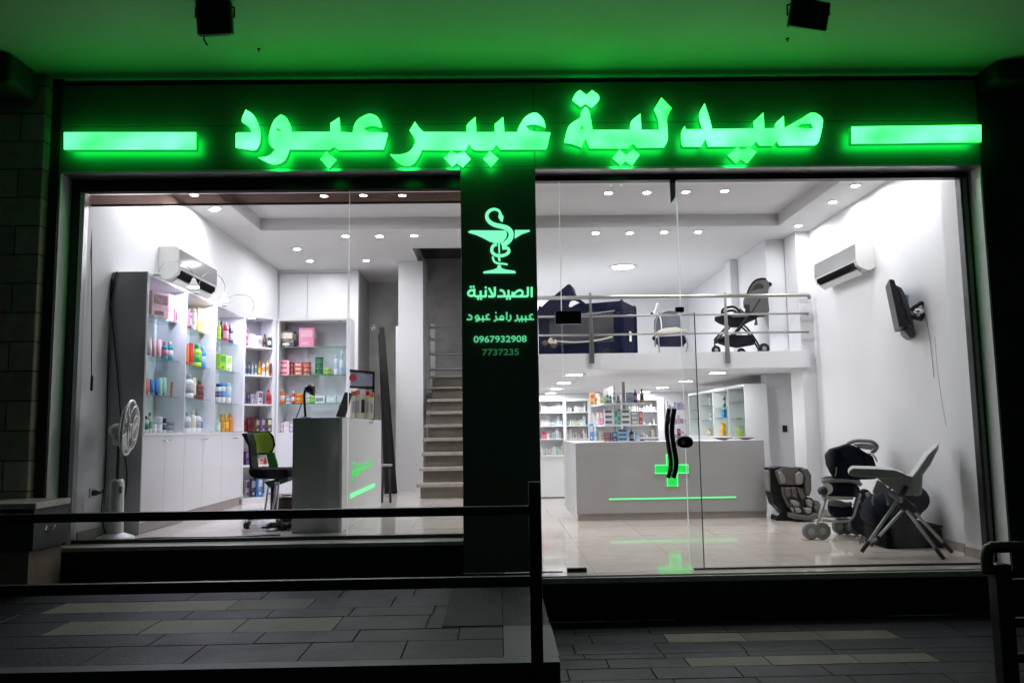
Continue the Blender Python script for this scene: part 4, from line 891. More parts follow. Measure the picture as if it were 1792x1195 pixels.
# fan
fb = at(200, 940, Y=.40); fn = thing('pedestal_fan', 'white pedestal fan turned sideways beside the left window', 'fan', (fb.x, .42, ZL))
f_ = lambda x, y, dy=0: at(x, y, Y=.42 + dy)
MB().lathe([(.155, 0), (.155, .012), (.14, .03), (.06, .06), (.05, .075)], (fb.x, .42, ZL + .001), 24).build('base', M_WPL, fn)
a = f_(197, 920); t_ = f_(204, 826)
m_ = MB(); m_.lathe([(.062, 0), (.060, .08), (.056, t_.z - a.z - .03), (.045, t_.z - a.z)], (fb.x, .42, a.z - .06), 18); m_.build('control_column', M_WPL, fn, 0)
m_ = MB(); m_.obox((fb.x + .055, .375, (a.z + t_.z) / 2 + .08), (.02, .03, .06)); m_.build('switch', M_GPL, fn, .003)
h_ = f_(200, 765); MB().tube([(fb.x, .42, t_.z - .08), (fb.x, .42, h_.z - .02)], .013, 10).build('pole', M_BLACK, fn)
m_ = MB(); m_.ell((fb.x - .0, .42, h_.z + .06), (.095, .06, .062)); m_.tube([(fb.x - .02, .42, h_.z - .07), (fb.x, .42, h_.z + .04)], [.03, .05], 12); m_.build('motor_housing', M_WPL, fn)
MB().lathe([(.014, 0), (.014, .05), (.008, .06)], (fb.x + .045, .42, h_.z + .11), 10).build('knob', M_WPL, fn)
gc = f_(226, 748); gm = MB(); R_ = .235
FR = Matrix.Rotation(math.radians(11), 3, 'Z') @ Matrix.Rotation(math.radians(5), 3, 'Y')
def ringpt(w, r, x): return gc + FR @ Vector((x, r * math.cos(w), r * math.sin(w)))
for r, x in ((R_, 0), (R_ * .8, .035), (R_ * .8, -.035), (R_ * .45, .05), (R_ * .45, -.05)): gm.tube([ringpt(2 * PI * k / 32, r, x) for k in range(32)], .005 if r < R_ else .012, 6, closed=True)
for k in range(36):
    w = 2 * PI * k / 36
    for s_ in (1, -1): gm.tube([ringpt(w, .05, s_ * .055), ringpt(w, R_ * .6, s_ * .047), ringpt(w, R_ * .88, s_ * .03), ringpt(w, R_, 0)], .0018, 4, cap=False)
gm.build('grille', M_WPL, fn)
bl = MB(); bl.lathe([(.035, -.03), (.04, 0), (.03, .03)], gc, 14, axis='x')
for k in range(3):
    w0 = 2 * PI * k / 3; pts = []
    for (r, dw, x) in ((.04, -.3, -.01), (.2, -.55, -.02), (.225, 0, 0), (.2, .45, .02), (.04, .3, .01)): pts.append(ringpt(w0 + dw, r, x))
    bl.add(pts + [(p[0] + .003, p[1], p[2]) for p in pts], [(0, 1, 2, 3, 4), (9, 8, 7, 6, 5), (0, 5, 6, 1), (1, 6, 7, 2), (2, 7, 8, 3), (3, 8, 9, 4), (4, 9, 5, 0)])
bl.build('blades', M_WPL, fn); MB().tube([(fb.x + .08, .42, h_.z + .06), (gc.x, gc.y, gc.z)], .03, 10).build('axle', M_WPL, fn)

# ---------------------------------------------------------------- desk with green lettering, computer, lamp, display stand
dX0 = at(512, 850, Y=.68).x; dX1 = at(598, 850, Y=.68).x + .005; dY0 = .68; dY1 = at(667, 800, X=dX1).y; dZ = at(555, 731, Y=.68).z
dk = thing('desk', 'high service desk with dark grey end and white front carrying green lettering', 'desk', ((dX0 + dX1) / 2, 1.6, ZL))
B(((dX0, dY0 - .02, ZL + .001), (dX1 - .03, dY0, dZ))).build('end_panel', M_LAMG, dk, .002)
ys_ = at(606, 800, X=dX1).y
B(((dX1 - .028, dY0 - .018, ZL + .001), (dX1, ys_ - .003, dZ))).build('front_panel', M_LAM, dk, .002)
B(((dX1 - .028, ys_ + .003, ZL + .001), (dX1, dY1, dZ))).build('front_panel', M_LAM, dk, .002)
B(((dX1 - .02, ys_ - .0025, ZL + .001), (dX1 - .012, ys_ + .0025, dZ - .01))).build('panel_joint', M_BLACKP, dk)
B(((dX0, dY0 + .001, dZ - .03), (dX1 - .03, dY1, dZ - .002))).build('desk_top', M_LAMG, dk, .002)
B(((dX0 + .02, dY1 - .02, ZL + .001), (dX1 - .03, dY1, dZ - .032))).build('end_panel', M_LAMG, dk)
ls = at(613, 868, X=dX1 + .004); le = at(655, 851, X=dX1 + .004)
MB().prism([[(dX1 + .001, ls.y, ls.z - .018), (dX1 + .001, le.y, ls.z - .018), (dX1 + .001, le.y, ls.z + .018), (dX1 + .001, ls.y, ls.z + .018)]], (.008, 0, 0)).build('light_strip', M_CNT, dk)
lt = MB(); La = at(617, 818, X=dX1 + .004); Lb = at(652, 818, X=dX1 + .004); ya_, yb_ = La.y, Lb.y; zt_ = at(634, 805, X=dX1).z; zl_ = at(634, 829, X=dX1).z
def lst(pts, w=.022):
    for (u0, v0), (u1, v1) in zip(pts[:-1], pts[1:]):
        p = Vector((0, ya_ + (yb_ - ya_) * u0, zl_ + (zt_ - zl_) * v0)); q_ = Vector((0, ya_ + (yb_ - ya_) * u1, zl_ + (zt_ - zl_) * v1)); t = (q_ - p).normalized(); nn = Vector((0, -t.z, t.y)) * w / 2; p -= t * w * .3; q_ += t * w * .3
        lt.prism([[(dX1 + .0012, r.y, r.z) for r in (p + nn, q_ + nn, q_ - nn, p - nn)]], (.006, 0, 0))
lst([(.0, .85), (.06, 1), (.06, .2), (0, .1), (-.03, .3), (.03, .4), (.15, .4)]); lst([(.12, .4), (.25, .4)]); lst([(.22, .42), (.22, .75), (.36, .75), (.36, .4), (.22, .4)]); lst([(.36, .4), (.97, .4)]); lst([(.47, .4), (.47, .75)]); lst([(.60, .4), (.60, .7), (.72, .7), (.72, .4)]); lst([(.84, .4), (.84, .95)]); lst([(.97, .4), (.97, 1.0)])
lst([(.04, -.05), (.06, -.25)], .03); lst([(.46, .15), (.5, .15)], .03); lst([(.12, .12), (.3, .12)], .03)
lt.build('lettering', emit('desk_lettering_green', (.06, .55, .12), .75), dk)
# monitor
mo = thing('computer_monitor', 'black computer monitor seen from behind on the desk', 'monitor', (at(590, 730, Y=1.5).x, 1.5, dZ))
MB().px([(604, 686), (617, 688), (604, 731), (588, 729)], 1.38, 1.42).build('screen', M_BLACKP, mo, .006)
m_ = MB(); k_ = at(598, 735, Y=1.5); m_.tube([(k_.x, 1.45, dZ), (k_.x, 1.45, dZ + .14)], .02, 10); m_.build('stand', M_BLACKP, mo)
B(((k_.x - .09, 1.40, dZ), (k_.x + .09, 1.56, dZ + .012))).build('foot', M_BLACKP, mo, .004)
# barcode scanner / desk lamp
sl = thing('desk_lamp', 'black desk lamp with a round head on a thin upright stem', 'lamp', (at(534, 730, Y=1.2).x, 1.2, dZ))
k_ = at(534.5, 728, Y=1.2); MB().lathe([(.055, 0), (.055, .012), (.02, .022)], (k_.x, 1.2, dZ), 18).build('base', M_BLACKP, sl)
MB().tube(smooth([(k_.x, 1.2, dZ + .015), at(533, 705, Y=1.2), at(533, 686, Y=1.2), at(537, 677, Y=1.2)], 5), .012, 10).build('stem', M_BLACKP, sl)
hd = at(541, 680, Y=1.2); MB().ell(hd, (.045, .05, .042)).lathe([(.03, -.02), (.05, .02), (.05, .03)], (hd.x + .02, 1.2, hd.z - .02), 12, axis='x').build('head', M_BLACKP, sl)
MB().tube(smooth([at(528, 705, Y=1.25), at(522, 722, Y=1.25), (at(518, 730, Y=1.25).x, 1.25, dZ + .01)], 5), .005, 6).build('cable', M_BLACKP, sl)
# display stand with toothbrush packs
ys2 = 2.3; sd = thing('display_stand', 'cardboard counter display of slim toothbrush packs on the desk', 'display stand', (at(632, 740, Y=ys2).x, ys2, dZ))
MB().px([(613, 648), (655, 652), (654, 678), (613, 676)], ys2 + .1, ys2 + .115).build('header_card', mat('blue_grey_card', (.36, .39, .50), .5, var=.1, scale=14), sd)
MB().px([(612, 646), (656, 650), (656, 655), (612, 650)], ys2 + .09, ys2 + .0995).px([(652, 652), (656, 652), (655, 735), (651, 735)], ys2 + .09, ys2 + .0995).px([(612, 675), (655, 677), (655, 681), (612, 679)], ys2 + .09, ys2 + .0995).build('frame', M_BLACKP, sd)
ec = at(617.5, 661, Y=ys2 + .09); MB().lathe([(.0001, .0), (.042, 0), (.042, .004)], (ec.x, ys2 + .098, ec.z), 18, axis='y').build('round_badge', mat('red_print', (.6, .03, .05), .5), sd)
MB().px([(612, 735), (656, 737), (655, 741), (612, 739)], ys2 - .08, ys2 + .12).build('tray', M_LAM, sd)
for i, (x0, x1, y0) in enumerate(((615, 623, 684), (622, 630, 682), (631, 640, 681), (640, 647, 684), (647, 654, 687))):
    pk_ = MB(); pk_.px([(x0, y0), (x1, y0), (x1 - 1, 733), (x0 - 2, 733)], ys2 - .02 + .01 * (i % 2), ys2 + .02 + .01 * (i % 2)); pk_.px([(x0 + 1.5, y0 + 18), (x1 - 1.8, y0 + 18), (x1 - 2, 722), (x0 + 1, 722)], ys2 - .024 + .01 * (i % 2), ys2 - .0205 + .01 * (i % 2), mi=1); pk_.px([(x0, y0 + 1), (x1, y0 + 1), (x1, y0 + 8), (x0, y0 + 8)], ys2 - .024 + .01 * (i % 2), ys2 - .0205 + .01 * (i % 2), mi=2)
    pk_.build('toothbrush_pack', [pcol('cream'), pcol('black' if i == 2 else 'grey'), pcol(['red', 'orange', 'white', 'red', 'orange'][i])], sd)

# office chair
cy_ = 1.30; ch = thing('office_chair', 'black office chair with lime green mesh backrest behind the desk', 'chair', (at(478, 900, Y=cy_).x, cy_, ZL))
MB().px([(434, 758), (470, 756), (478, 768), (479, 784), (472, 792), (446, 793), (443, 780)], cy_ + .10, cy_ + .13).build('backrest', M_LIME, ch, .01)
ch_o = [(434, 757), (470, 755.5), (477, 764), (480, 778), (475, 790), (470, 793), (445, 794), (443, 782), (440, 768)]
MB().tube([at(x, y, Y=cy_ + .115) for x, y in ch_o], .013, 8, closed=True).build('backrest_frame', M_BLACKP, ch)
MB().px([(428, 758), (437, 757), (443, 774), (444, 792), (448, 826), (458, 834), (444, 832), (441, 800), (440, 780)], cy_ - .16, cy_ + .06).build('side_frame', M_BLACKP, ch, .008)
MB().px([(466, 793), (480, 791), (486, 812), (487, 828), (473, 828), (470, 810)], cy_ + .09, cy_ + .12).build('lumbar_panel', M_GREENF, ch, .004)
MB().px([(446, 818), (470, 819), (512, 818), (516, 832), (500, 836), (456, 835), (447, 829)], cy_ - .22, cy_ + .22).build('seat', M_BLKF, ch, .03, 3)
MB().px([(466, 842), (508, 833), (508, 841), (476, 852)], cy_ - .1, cy_ + .1).build('mechanism', mat('dark_green_plastic', (.01, .09, .03), .5), ch, .01)
for pts in ([(470, 848), (467, 870), (463, 895), (459, 898)], [(483, 838), (481, 870), (478, 893), (490, 896)], [(488, 838), (486, 870), (484, 895)]):
    MB().tube(smooth([at(x, y, Y=cy_ - .1) for x, y in pts], 4), .011, 8).build('leg', M_CHROME, ch)
hub = Vector((at(478, 890, Y=cy_).x, cy_, ZL + .13)); MB().tube([hub, (hub.x, hub.y, at(478, 846, Y=cy_).z)], .028, 12).build('gas_lift', M_BLACK, ch)
for k in range(5):
    w = 2 * PI * k / 5 + .25; e = Vector((hub.x + .29 * math.cos(w), hub.y + .29 * math.sin(w), ZL + .075))
    lg = MB().tube([hub - Vector((0, 0, .03)), e], [.026, .016], 8).build('leg', M_CHROME, ch)
    MB().lathe([(.028, -.022), (.03, 0), (.028, .022)], (e.x, e.y, ZL + .031), 14, axis='x').build('caster', M_BLACKP, lg)
wb = thing('waste_basket', 'brown wire waste basket under the desk', 'basket', (at(500, 890, Y=1.5).x, 1.62, ZL))
k_ = at(503, 895, Y=1.62); MB().lathe([(.13, .0), (.15, .25), (.14, .25), (.12, .01)], (k_.x + .02, 1.62, ZL + .002), 20).build('basket', M_WOOD, wb); MB().tube([(k_.x + .02 + .15 * math.cos(2 * PI * k / 24), 1.62 + .15 * math.sin(2 * PI * k / 24), ZL + .255) for k in range(24)], .008, 6, closed=True).build('rim', M_STEEL, wb)
bgp = thing('cable_bundle', 'black bundle of cables lying on the floor under the desk', 'cables', (at(490, 922, Y=.95).x, .95, ZL))
m_ = MB(); rnd = random.Random(3); k_ = at(492, 920, Y=.95)
for j in range(7): m_.tube(smooth([(k_.x + rnd.uniform(-.16, .14), .95 + rnd.uniform(-.15, .15), ZL + .012 + rnd.random() * .05) for _ in range(6)], 5), .011, 6)
m_.build('cable', M_BLACKP, bgp)

# leaning dark bars and hook in the stairwell corner
for i, (x0, y0, x1, y1, lb) in enumerate(((668, 576, 686, 862, 'thickest dark metal bar leaning on the stairwell wall'), (665, 588, 676, 864, 'dark metal bar leaning nearest the display stand'), (671, 592, 692, 858, 'dark metal bar leaning nearest the white column'), (667, 620, 682, 866, 'shorter dark metal bar leaning among the others'))):
    a = at(x0, y0, Y=5.95 + .02 * i); b = at(x1, 852, Y=5.0 + .03 * i); b.z = ZL + .005
    o = thing('metal_bar', lb, 'bar', b, 'dark bars leaning beside the column'); d_ = (a - b); Rm = d_.to_track_quat('Z', 'Y').to_matrix()
    m_ = MB(); m_.obox((a + b) / 2, ((.075, .05, d_.length) if i == 0 else (.05, .04, d_.length)), Rm); m_.build('bar', mat('dark_bronze_metal', (.012, .011, .010), .8, var=.2, spec=.15), o, .004)
    m_ = MB(); m_.obox(a + d_.normalized() * .012, (.056 if i else .085, .05, .024), Rm); m_.build('end_cap', M_BLACKP, o, .004)
hk = at(652, 573, Y=6.42); h2 = thing('wall_hook', 'small metal hook on the grey wall above the leaning bars', 'hook', hk)
MB().lathe([(.035, 0), (.035, .01)], (hk.x, 6.54, hk.z), 14, axis='y').build('plate', M_STEEL, h2); MB().tube(smooth([(hk.x, 6.54, hk.z), (hk.x, 6.46, hk.z), (hk.x + .02, 6.44, hk.z + .05)], 4), .012, 8).build('hook', M_STEEL, h2)
stl = thing('stool', 'small grey stool behind the desk by the column', 'stool', (at(672, 870, Y=3.6).x, 3.6, ZL))
k_ = at(676, 812, Y=3.6); MB().lathe([(.07, 0), (.08, .015), (.07, .03)], (k_.x, 3.6, k_.z - .03), 18).build('seat', M_GPL, stl)
for k in range(4):
    w = PI / 4 + k * PI / 2; MB().tube([(k_.x + .05 * math.cos(w), 3.6 + .05 * math.sin(w), k_.z - .03), (k_.x + .075 * math.cos(w), 3.6 + .075 * math.sin(w), ZL)], .009, 8).build('leg', M_BLACK, stl)

# ---------------------------------------------------------------- staircase
sc_ = thing('staircase', 'stone staircase with open treads rising behind the pillar', 'stairs', (-.8, 4.2, ZL))
ys0 = 4.05; rise, run = .195, .27; tl = [728, 733, 737, 739, 742.5, 746, 748, 750, 751, 752, 753, 754, 755]
for k in range(9):
    z = ZL + rise * (k + 1); y = ys0 + run * k; xl = at(tl[k], 750, Y=y).x
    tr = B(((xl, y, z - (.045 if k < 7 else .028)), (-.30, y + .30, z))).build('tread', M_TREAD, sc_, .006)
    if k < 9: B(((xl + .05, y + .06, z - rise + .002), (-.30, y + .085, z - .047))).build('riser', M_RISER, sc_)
    else:
        m_ = MB(); m_.prism([[(xl + .1, y + .05, z - .046), (-.3, y + .05, z - .046), (-.3, y + .05, z - .14)]], (0, .05, 0)); m_.build('bracket', M_RISER, sc_)
xs0 = at(tl[0], 750, Y=ys0).x
MB().prism([[(xs0 + .08, ys0 + .12, ZL), (xs0 + .08, ys0 + 2.2, ZL + 7.9 * rise), (xs0 + .08, ys0 + 2.2, ZL + 7 * rise - .2), (xs0 + .08, ys0 + .5, ZL)]], (.05, 0, 0)).build('stringer', M_DIMPLASTER, sc_)
srl = thing('stair_railing', 'thin steel landing railing with four bars above the stone stairs', 'railing', (at(754, 680, Y=6.6).x, 6.6, ZMT))
xa_ = at(753, 620, Y=6.6).x
part('mezzanine', M_DIMPLASTER2, ((-1.35, 6.5, at(780, 676, Y=6.5).z - .1), (-.282, 7.6, at(780, 676, Y=6.5).z)))
for yy in (573, 594, 619.5, 646):
    z = at(780, yy, Y=6.6).z; MB().tube(smooth([(xa_ - .02, 6.75, z + .06), (xa_ - .012, 6.64, z + .03), (xa_ + .05, 6.6, z), (-.3, 6.6, z)], 5), .017, 8).build('rail', M_STEEL, srl)
B(((xa_ + .0, 6.62, at(780, 676, Y=6.6).z), (xa_ + .075, 6.66, at(780, 566, Y=6.6).z))).build('post', M_WALL, srl)
# ---------------------------------------------------------------- reception counter
rc0, rc1 = at(1010, 905, Y=3.9).x, at(1343, 905, Y=3.9).x; rz = at(1170, 772, Y=3.9).z
rc = thing('reception_counter', 'pale grey reception counter with a lit green cross and line', 'counter', ((rc0 + rc1) / 2, 3.9, 0))
B(((rc0, 3.9, .09), (rc1, 3.93, rz - .001))).build('front_panel', M_GREYLAM, rc, .003)
B(((rc0 + .005, 3.932, .0), (rc0 + .035, 5.9, rz))).build('side_panel', M_LAM, rc, .003)
B(((rc0 + .036, 3.932, rz - .04), (rc1, 4.5, rz))).build('counter_top', M_LAM, rc, .004); B(((rc0 + .036, 4.501, rz - .04), (rc0 + .6, 5.9, rz))).build('counter_top', M_LAM, rc, .004)
B(((rc0 + .02, 3.92, .001), (rc1, 3.931, .088))).build('kickboard', M_SKIRT, rc)
def lit(nm, x0, y0, x1, y1, m):
    a = at(x0, y1, Y=3.89); b = at(x1, y0, Y=3.89); return MB().box((a.x, 3.888, a.z), (b.x, 3.899, b.z)).build(nm, m, rc, .004)
lit('light_strip', 1066, 868.5, 1288, 874.5, M_CNT)
a = at(1147, 828, Y=3.89); b = at(1204, 813, Y=3.89); c_ = at(1168, 850, Y=3.89); d_ = at(1184, 795, Y=3.89)
crm = MB(); crm.box((a.x, 3.885, a.z), (b.x, 3.899, b.z)); crm.box((c_.x, 3.885, c_.z), (d_.x, 3.899, a.z)); crm.box((c_.x, 3.885, b.z), (d_.x, 3.899, d_.z)); crm.build('cross', M_CROSS, rc)
crm = MB()
ol = [(c_.x, a.z), (a.x, a.z), (a.x, b.z), (c_.x, b.z), (c_.x, d_.z), (d_.x, d_.z), (d_.x, b.z), (b.x, b.z), (b.x, a.z), (d_.x, a.z), (d_.x, c_.z), (c_.x, c_.z)]
crm.tube([(x, 3.884, z) for x, z in ol], .009, 6, closed=True); crm.build('cross_outline', M_CNT, rc)
for px, lb in ((1265, 'shallow dish on the counter top nearer the glass edge'), (1305, 'shallow dish on the counter top nearer the pier')):
    k_ = at(px, 768, Y=4.15); o = thing('dish', lb, 'dish', (k_.x, 4.15, rz), 'shallow dishes on the counter')
    MB().lathe([(.04, 0), (.13, .03), (.135, .034), (.12, .028), (.03, .008)], (k_.x, 4.15, rz + .001), 22).build('bowl', M_SKIRT, o)

# corner display shelf standing on the counter
q0 = at(1057, 705, Y=4.3); q1 = at(1131, 704, Y=4.3); q2_ = at(1030, 711, Y=5.7)
ss = thing('counter_shelf', 'three tier white corner shelf standing on the reception counter', 'shelves', (q0.x, 4.3, rz))
zz = [q0.z, at(1090, 743, Y=4.3).z, at(1090, 772, Y=4.3).z]
def board(z, t=.022): return MB().prism([[(q0.x, 4.3, z - t), (q1.x, 4.3, z - t), (q1.x, 4.52, z - t), (q0.x + .16, 4.52, z - t), (q2_.x + .22, 5.7, z - t), (q2_.x, 5.7, z - t)]], (0, 0, t))
for z in zz: board(z).build('shelf_board', M_LAM, ss, .002)
B(((q2_.x + .05, 5.702, zz[2] - .02), (q2_.x + .30, 5.72, zz[0]))).build('side_panel', M_LAM, ss)
zt4 = at(1050, 677, Y=4.9).z
MB().prism([[(q0.x + .17, 4.54, zz[2]), (q2_.x + .23, 5.7, zz[2]), (q2_.x + .23, 5.7, zt4), (q0.x + .17, 4.54, zt4)]], (.015, .004, 0)).build('back_panel', M_GREYLAM, ss)
xp = at(1092, 700, Y=4.5).x; B(((xp - .02, 4.525, zz[2]), (xp + .02, 4.54, zt4 + .05))).build('post', M_GREYLAM, ss)
B(((q0.x + .3, 4.31, zz[2] - .08), (q0.x + .4, 4.5, zz[2] - .023))).build('foot', M_LAM, ss); 
csr = [[(1032, 1041, 688, 'box', 'gold', 'dark red'), (1041, 1050, 686, 'box', 'dark red', 'cream'), (1044, 1053, 690, 'pump', 'pale pink', 'yellow'), (1056, 1060, 693, 'bottle', 'lime green', 'white'), (1060, 1066, 686, 'pump', 'green', 'white'), (1066, 1071, 690, 'bottle', 'teal', 'pale blue'), (1072, 1078, 687, 'spray', 'white', 'grey'), (1079, 1085, 692, 'jar', 'purple', 'lilac'), (1095, 1108, 687, 'box', 'grey', 'pale blue'), (1108, 1116, 682, 'bottle', 'purple', 'lilac'), (1120, 1127, 681, 'bottle', 'gold', 'black')],
       [(1044, 1049, 722, 'box', 'pale pink', 'white'), (1050, 1056, 720, 'box', 'pink', 'white'), (1057, 1074, 716, 'box_stack', 'white', 'navy'), (1075, 1081, 717, 'box', 'mint', 'teal'), (1081, 1086, 716, 'box', 'teal', 'mint'), (1087, 1104, 716, 'box_stack', 'white', 'black'), (1104, 1117, 720, 'box_stack', 'grey', 'white'), (1118, 1125, 720, 'box', 'red', 'pale pink')],
       [(1032, 1039, 742, 'box', 'blue', 'white'), (1040, 1046, 745, 'spray', 'white', 'pale blue'), (1048, 1056, 752, 'box', 'cream', 'white'), (1057, 1070, 757, 'box_stack', 'dark red', 'grey'), (1071, 1080, 756, 'box', 'navy', 'pale blue'), (1080, 1100, 750, 'box_stack', 'pale blue', 'navy'), (1101, 1110, 751, 'bottle', 'navy', 'grey'), (1111, 1119, 756, 'jar', 'white', 'pale blue'), (1120, 1128, 757, 'jar', 'navy', 'white')]]
for r, its in enumerate(csr):
    n_ = ['top tier', 'middle tier', 'lowest tier'][r] + ', counter shelf'
    A_ = [i for i in its if i[1] <= 1056]; B_ = [i for i in its if i[1] > 1056]
    shelf_row(n_ + ' wing', A_, dict(Y=5.0), zz[r], order='the back'); shelf_row(n_, B_, dict(Y=4.41), zz[r], order='the wing')

# ---------------------------------------------------------------- dispensary shelving under the mezzanine
YD = 9.25; dz0 = -.15; ztd = at(1000, 699, Y=YD).z; zcd = at(970, 796, Y=YD).z
ds = thing('dispensary_shelves', 'long white shelf wall of medicines under the mezzanine', 'shelves', (2.1, YD, dz0))
dx0, dx1 = .05, at(1161, 720, Y=YD).x
uprights = [at(x, 720, Y=YD).x for x in (988, 1032, 1090, 1154)]
B(((dx0, YD + .30, dz0), (dx1, YD + .315, ztd))).build('back_panel', M_LAM, ds)
for x in uprights[:-1]: B(((x - .03, YD, zcd + .001), (x + .03, YD + .298, ztd - .03))).build('upright', M_LAM, ds)
B(((uprights[3] - .04, YD - .02, zcd - .001), (dx1, YD + .298, ztd + .01))).build('upright', M_LAM, ds)
B(((dx0, YD - .01, ztd - .028), (uprights[3] - .042, YD + .298, ztd + .02))).build('top_panel', M_LAM, ds)
B(((dx0, YD - .08, zcd - .035), (dx1 + 1, YD + .298, zcd))).build('worktop', M_LAM, ds)
zds = [at(970, y, Y=YD).z for y in (721, 744.5, 767.5)] + [zcd]
for z in zds[:3]: B(((dx0, YD + .005, z - .02), (uprights[3] - .042, YD + .296, z))).build('shelf_board', M_LAM, ds)
for a, b in zip([.4, at(988, 830, Y=YD).x, at(1010, 830, Y=YD).x], [at(988, 830, Y=YD).x, at(1010, 830, Y=YD).x, 2.6]): B(((a + .004, YD - .06, dz0 + .02), (b - .004, YD - .03, zcd - .037))).build('cupboard_door', M_LAM, ds, .002)
rnd = random.Random(11)
def random_row(where, x0, x1, yz, hpx, plane, z, cols, fill=.96, order='the pillar'):
    its = []; x = x0
    while x < x1 - 2.5:
        w = rnd.uniform(2.4, 6); kind = rnd.choice(['box', 'box', 'box_stack', 'bottle', 'bottle', 'jar', 'flat']); h = hpx * rnd.uniform(.5, 1.0)
        if kind in ('jar', 'flat'): h *= .6
        if x + w > x1: break
        if rnd.random() < fill: its.append((x, x + w, yz - h, kind, rnd.choice(cols), rnd.choice(cols)))
        x += w + .2
    shelf_row(where, its, plane, z, order=order, rounding=.97)
wh = ['white', 'white', 'white', 'cream', 'pale blue', 'mint', 'grey', 'white', 'pale pink']
yds = [721, 744.5, 767.5, 795]
for r in range(4):
    nm_ = ['top', 'second', 'third', 'lowest'][r] + ' row, medicine wall'
    random_row(nm_ + ', near pillar', 946, 986, yds[r], 18, dict(Y=YD + .14), zds[r], wh)
    random_row(nm_ + ', next bay', 991, 1029 if r < 3 else 1008, yds[r], 18, dict(Y=YD + .14), zds[r], wh)
    if r < 3: random_row(nm_ + ', far bay', 1100, 1150, yds[r], 17, dict(Y=YD + .14), zds[r], wh, .6)
o_ = [(948, 955, 754, 'box', 'pink', 'red'), (956, 962, 757, 'box', 'pale pink', 'white')]; shelf_row('third row, medicine wall front', o_, dict(Y=YD + .10), zds[2])
# back niche shelves right of it
YN = 10.6; nx0, nx1 = at(1160, 720, Y=YN).x, 3.66
nsh = thing('niche_shelves', 'grey backed shelf niche deep behind the door handle', 'shelves', ((nx0 + nx1) / 2, YN, dz0))
B(((nx0, YN + .25, dz0), (nx1, YN + .265, at(1180, 697, Y=YN).z))).build('back_panel', M_LAM, nsh)
zns = [at(1180, y, Y=YN).z for y in (717, 742, 766)]
for z in zns: B(((nx0, YN, z - .02), (nx1, YN + .248, z))).build('shelf_board', M_LAM, nsh)
B(((nx0, YN - .01, zns[2] - .9), (nx1, YN + .2, zns[2] - .022))).build('base', M_LAM, nsh)
for r in range(3): random_row(['top', 'middle', 'lowest'][r] + ' board, deep niche', 1161, 1203, (717, 742, 766)[r], 16, dict(Y=YN + .12), zns[r], ['pale pink', 'pink', 'white', 'lilac', 'pale blue', 'navy', 'white'], .9, 'the door handle')
# side run on the right
XD = 3.70; yr = [at(x, 720, X=XD).y for x in (1303, 1275, 1248, 1224, 1206)]
zr_t = at(1262, 681, X=XD).z; zr_c = at(1290, 764, X=XD).z
sr = thing('side_shelves', 'white open shelf run along the right wall behind the counter', 'shelves', (3.85, (yr[0] + yr[-1]) / 2, dz0))
B(((XD + .33, yr[0], dz0), (XD + .345, yr[-1], zr_t))).build('back_panel', M_LAM, sr)
B(((XD, yr[0] - .02, dz0), (XD + .345, yr[0] - .001, zr_t + .02))).build('side_panel', M_LAM, sr)
for y in yr[1:]: B(((XD, y - .012, zr_c), (XD + .328, y + .012, zr_t - .02))).build('upright', M_LAM, sr)
B(((XD - .003, yr[0], zr_t - .018), (XD + .328, yr[-1], zr_t + .02))).build('top_panel', M_LAM, sr); B(((XD - .02, yr[0], dz0), (XD + .328, yr[-1], zr_c - .002))).build('base', M_LAM, sr)
srz = []
for i in range(4):
    zs = [zr_c + (zr_t - zr_c) * t for t in ((.36, .70) if i % 2 == 0 else (.40, .62))]; srz.append(zs)
    for z in zs: B(((XD + .02, yr[i] + .013, z - .012), (XD + .326, yr[i + 1] - .013, z))).build('shelf_board', M_SHELFG, sr)
def srow(w, its, z): shelf_row(w, its, dict(X=XD + .15), z, order='the pier', rot=-PI / 2 * .8, rounding=.9)
srow('base, nearest side shelf bay', [(1276, 1288, 747, 'box', 'lime green', 'yellow'), (1289, 1300, 746, 'box', 'lime green', 'cream')], zr_c)
srow('lower board, nearest side bay', [(1277, 1287, 731, 'box', 'lime green', 'dark green'), (1288, 1298, 731, 'box', 'lime green', 'yellow')], srz[0][0])
srow('upper board, nearest side bay', [(1280, 1285, 700, 'spray', 'white', 'grey'), (1290, 1295, 698, 'spray', 'clear', 'white')], srz[0][1])
srow('base, second side shelf bay', [(1252, 1258, 742, 'bottle', 'white', 'yellow'), (1261, 1270, 741, 'box', 'amber', 'yellow')], zr_c)
srow('lower board, second side bay', [(1255, 1261, 722, 'bottle', 'clear', 'white'), (1263, 1272, 716, 'box', 'blue', 'teal')], srz[1][0])
srow('upper board, second side bay', [(1265, 1271, 692, 'spray', 'dark green', 'grey'), (1255, 1262, 704, 'jar', 'white', 'mint')], srz[1][1])
srow('base, third side shelf bay', [(1238, 1245, 748, 'bottle', 'yellow', 'white'), (1228, 1235, 750, 'jar', 'white', 'grey')], zr_c)
srow('lower board, third side bay', [(1229, 1234, 722, 'box', 'white', 'mint'), (1235, 1241, 718, 'bottle', 'pale blue', 'white'), (1242, 1246, 721, 'spray', 'white', 'grey')], srz[2][0])
srow('base, fourth side shelf bay', [(1208, 1213, 748, 'box', 'white', 'pale blue'), (1214, 1219, 746, 'bottle', 'mint', 'white'), (1219, 1223, 750, 'jar', 'cream', 'white')], zr_c)
srow('lower board, fourth side bay', [(1209, 1214, 722, 'box', 'pale pink', 'white'), (1215, 1220, 720, 'bottle', 'white', 'teal')], srz[3][0])
srow('upper board, third side bay', [(1233, 1239, 696, 'box', 'white', 'pale blue'), (1240, 1245, 691, 'bottle', 'white', 'clear')], srz[2][1])
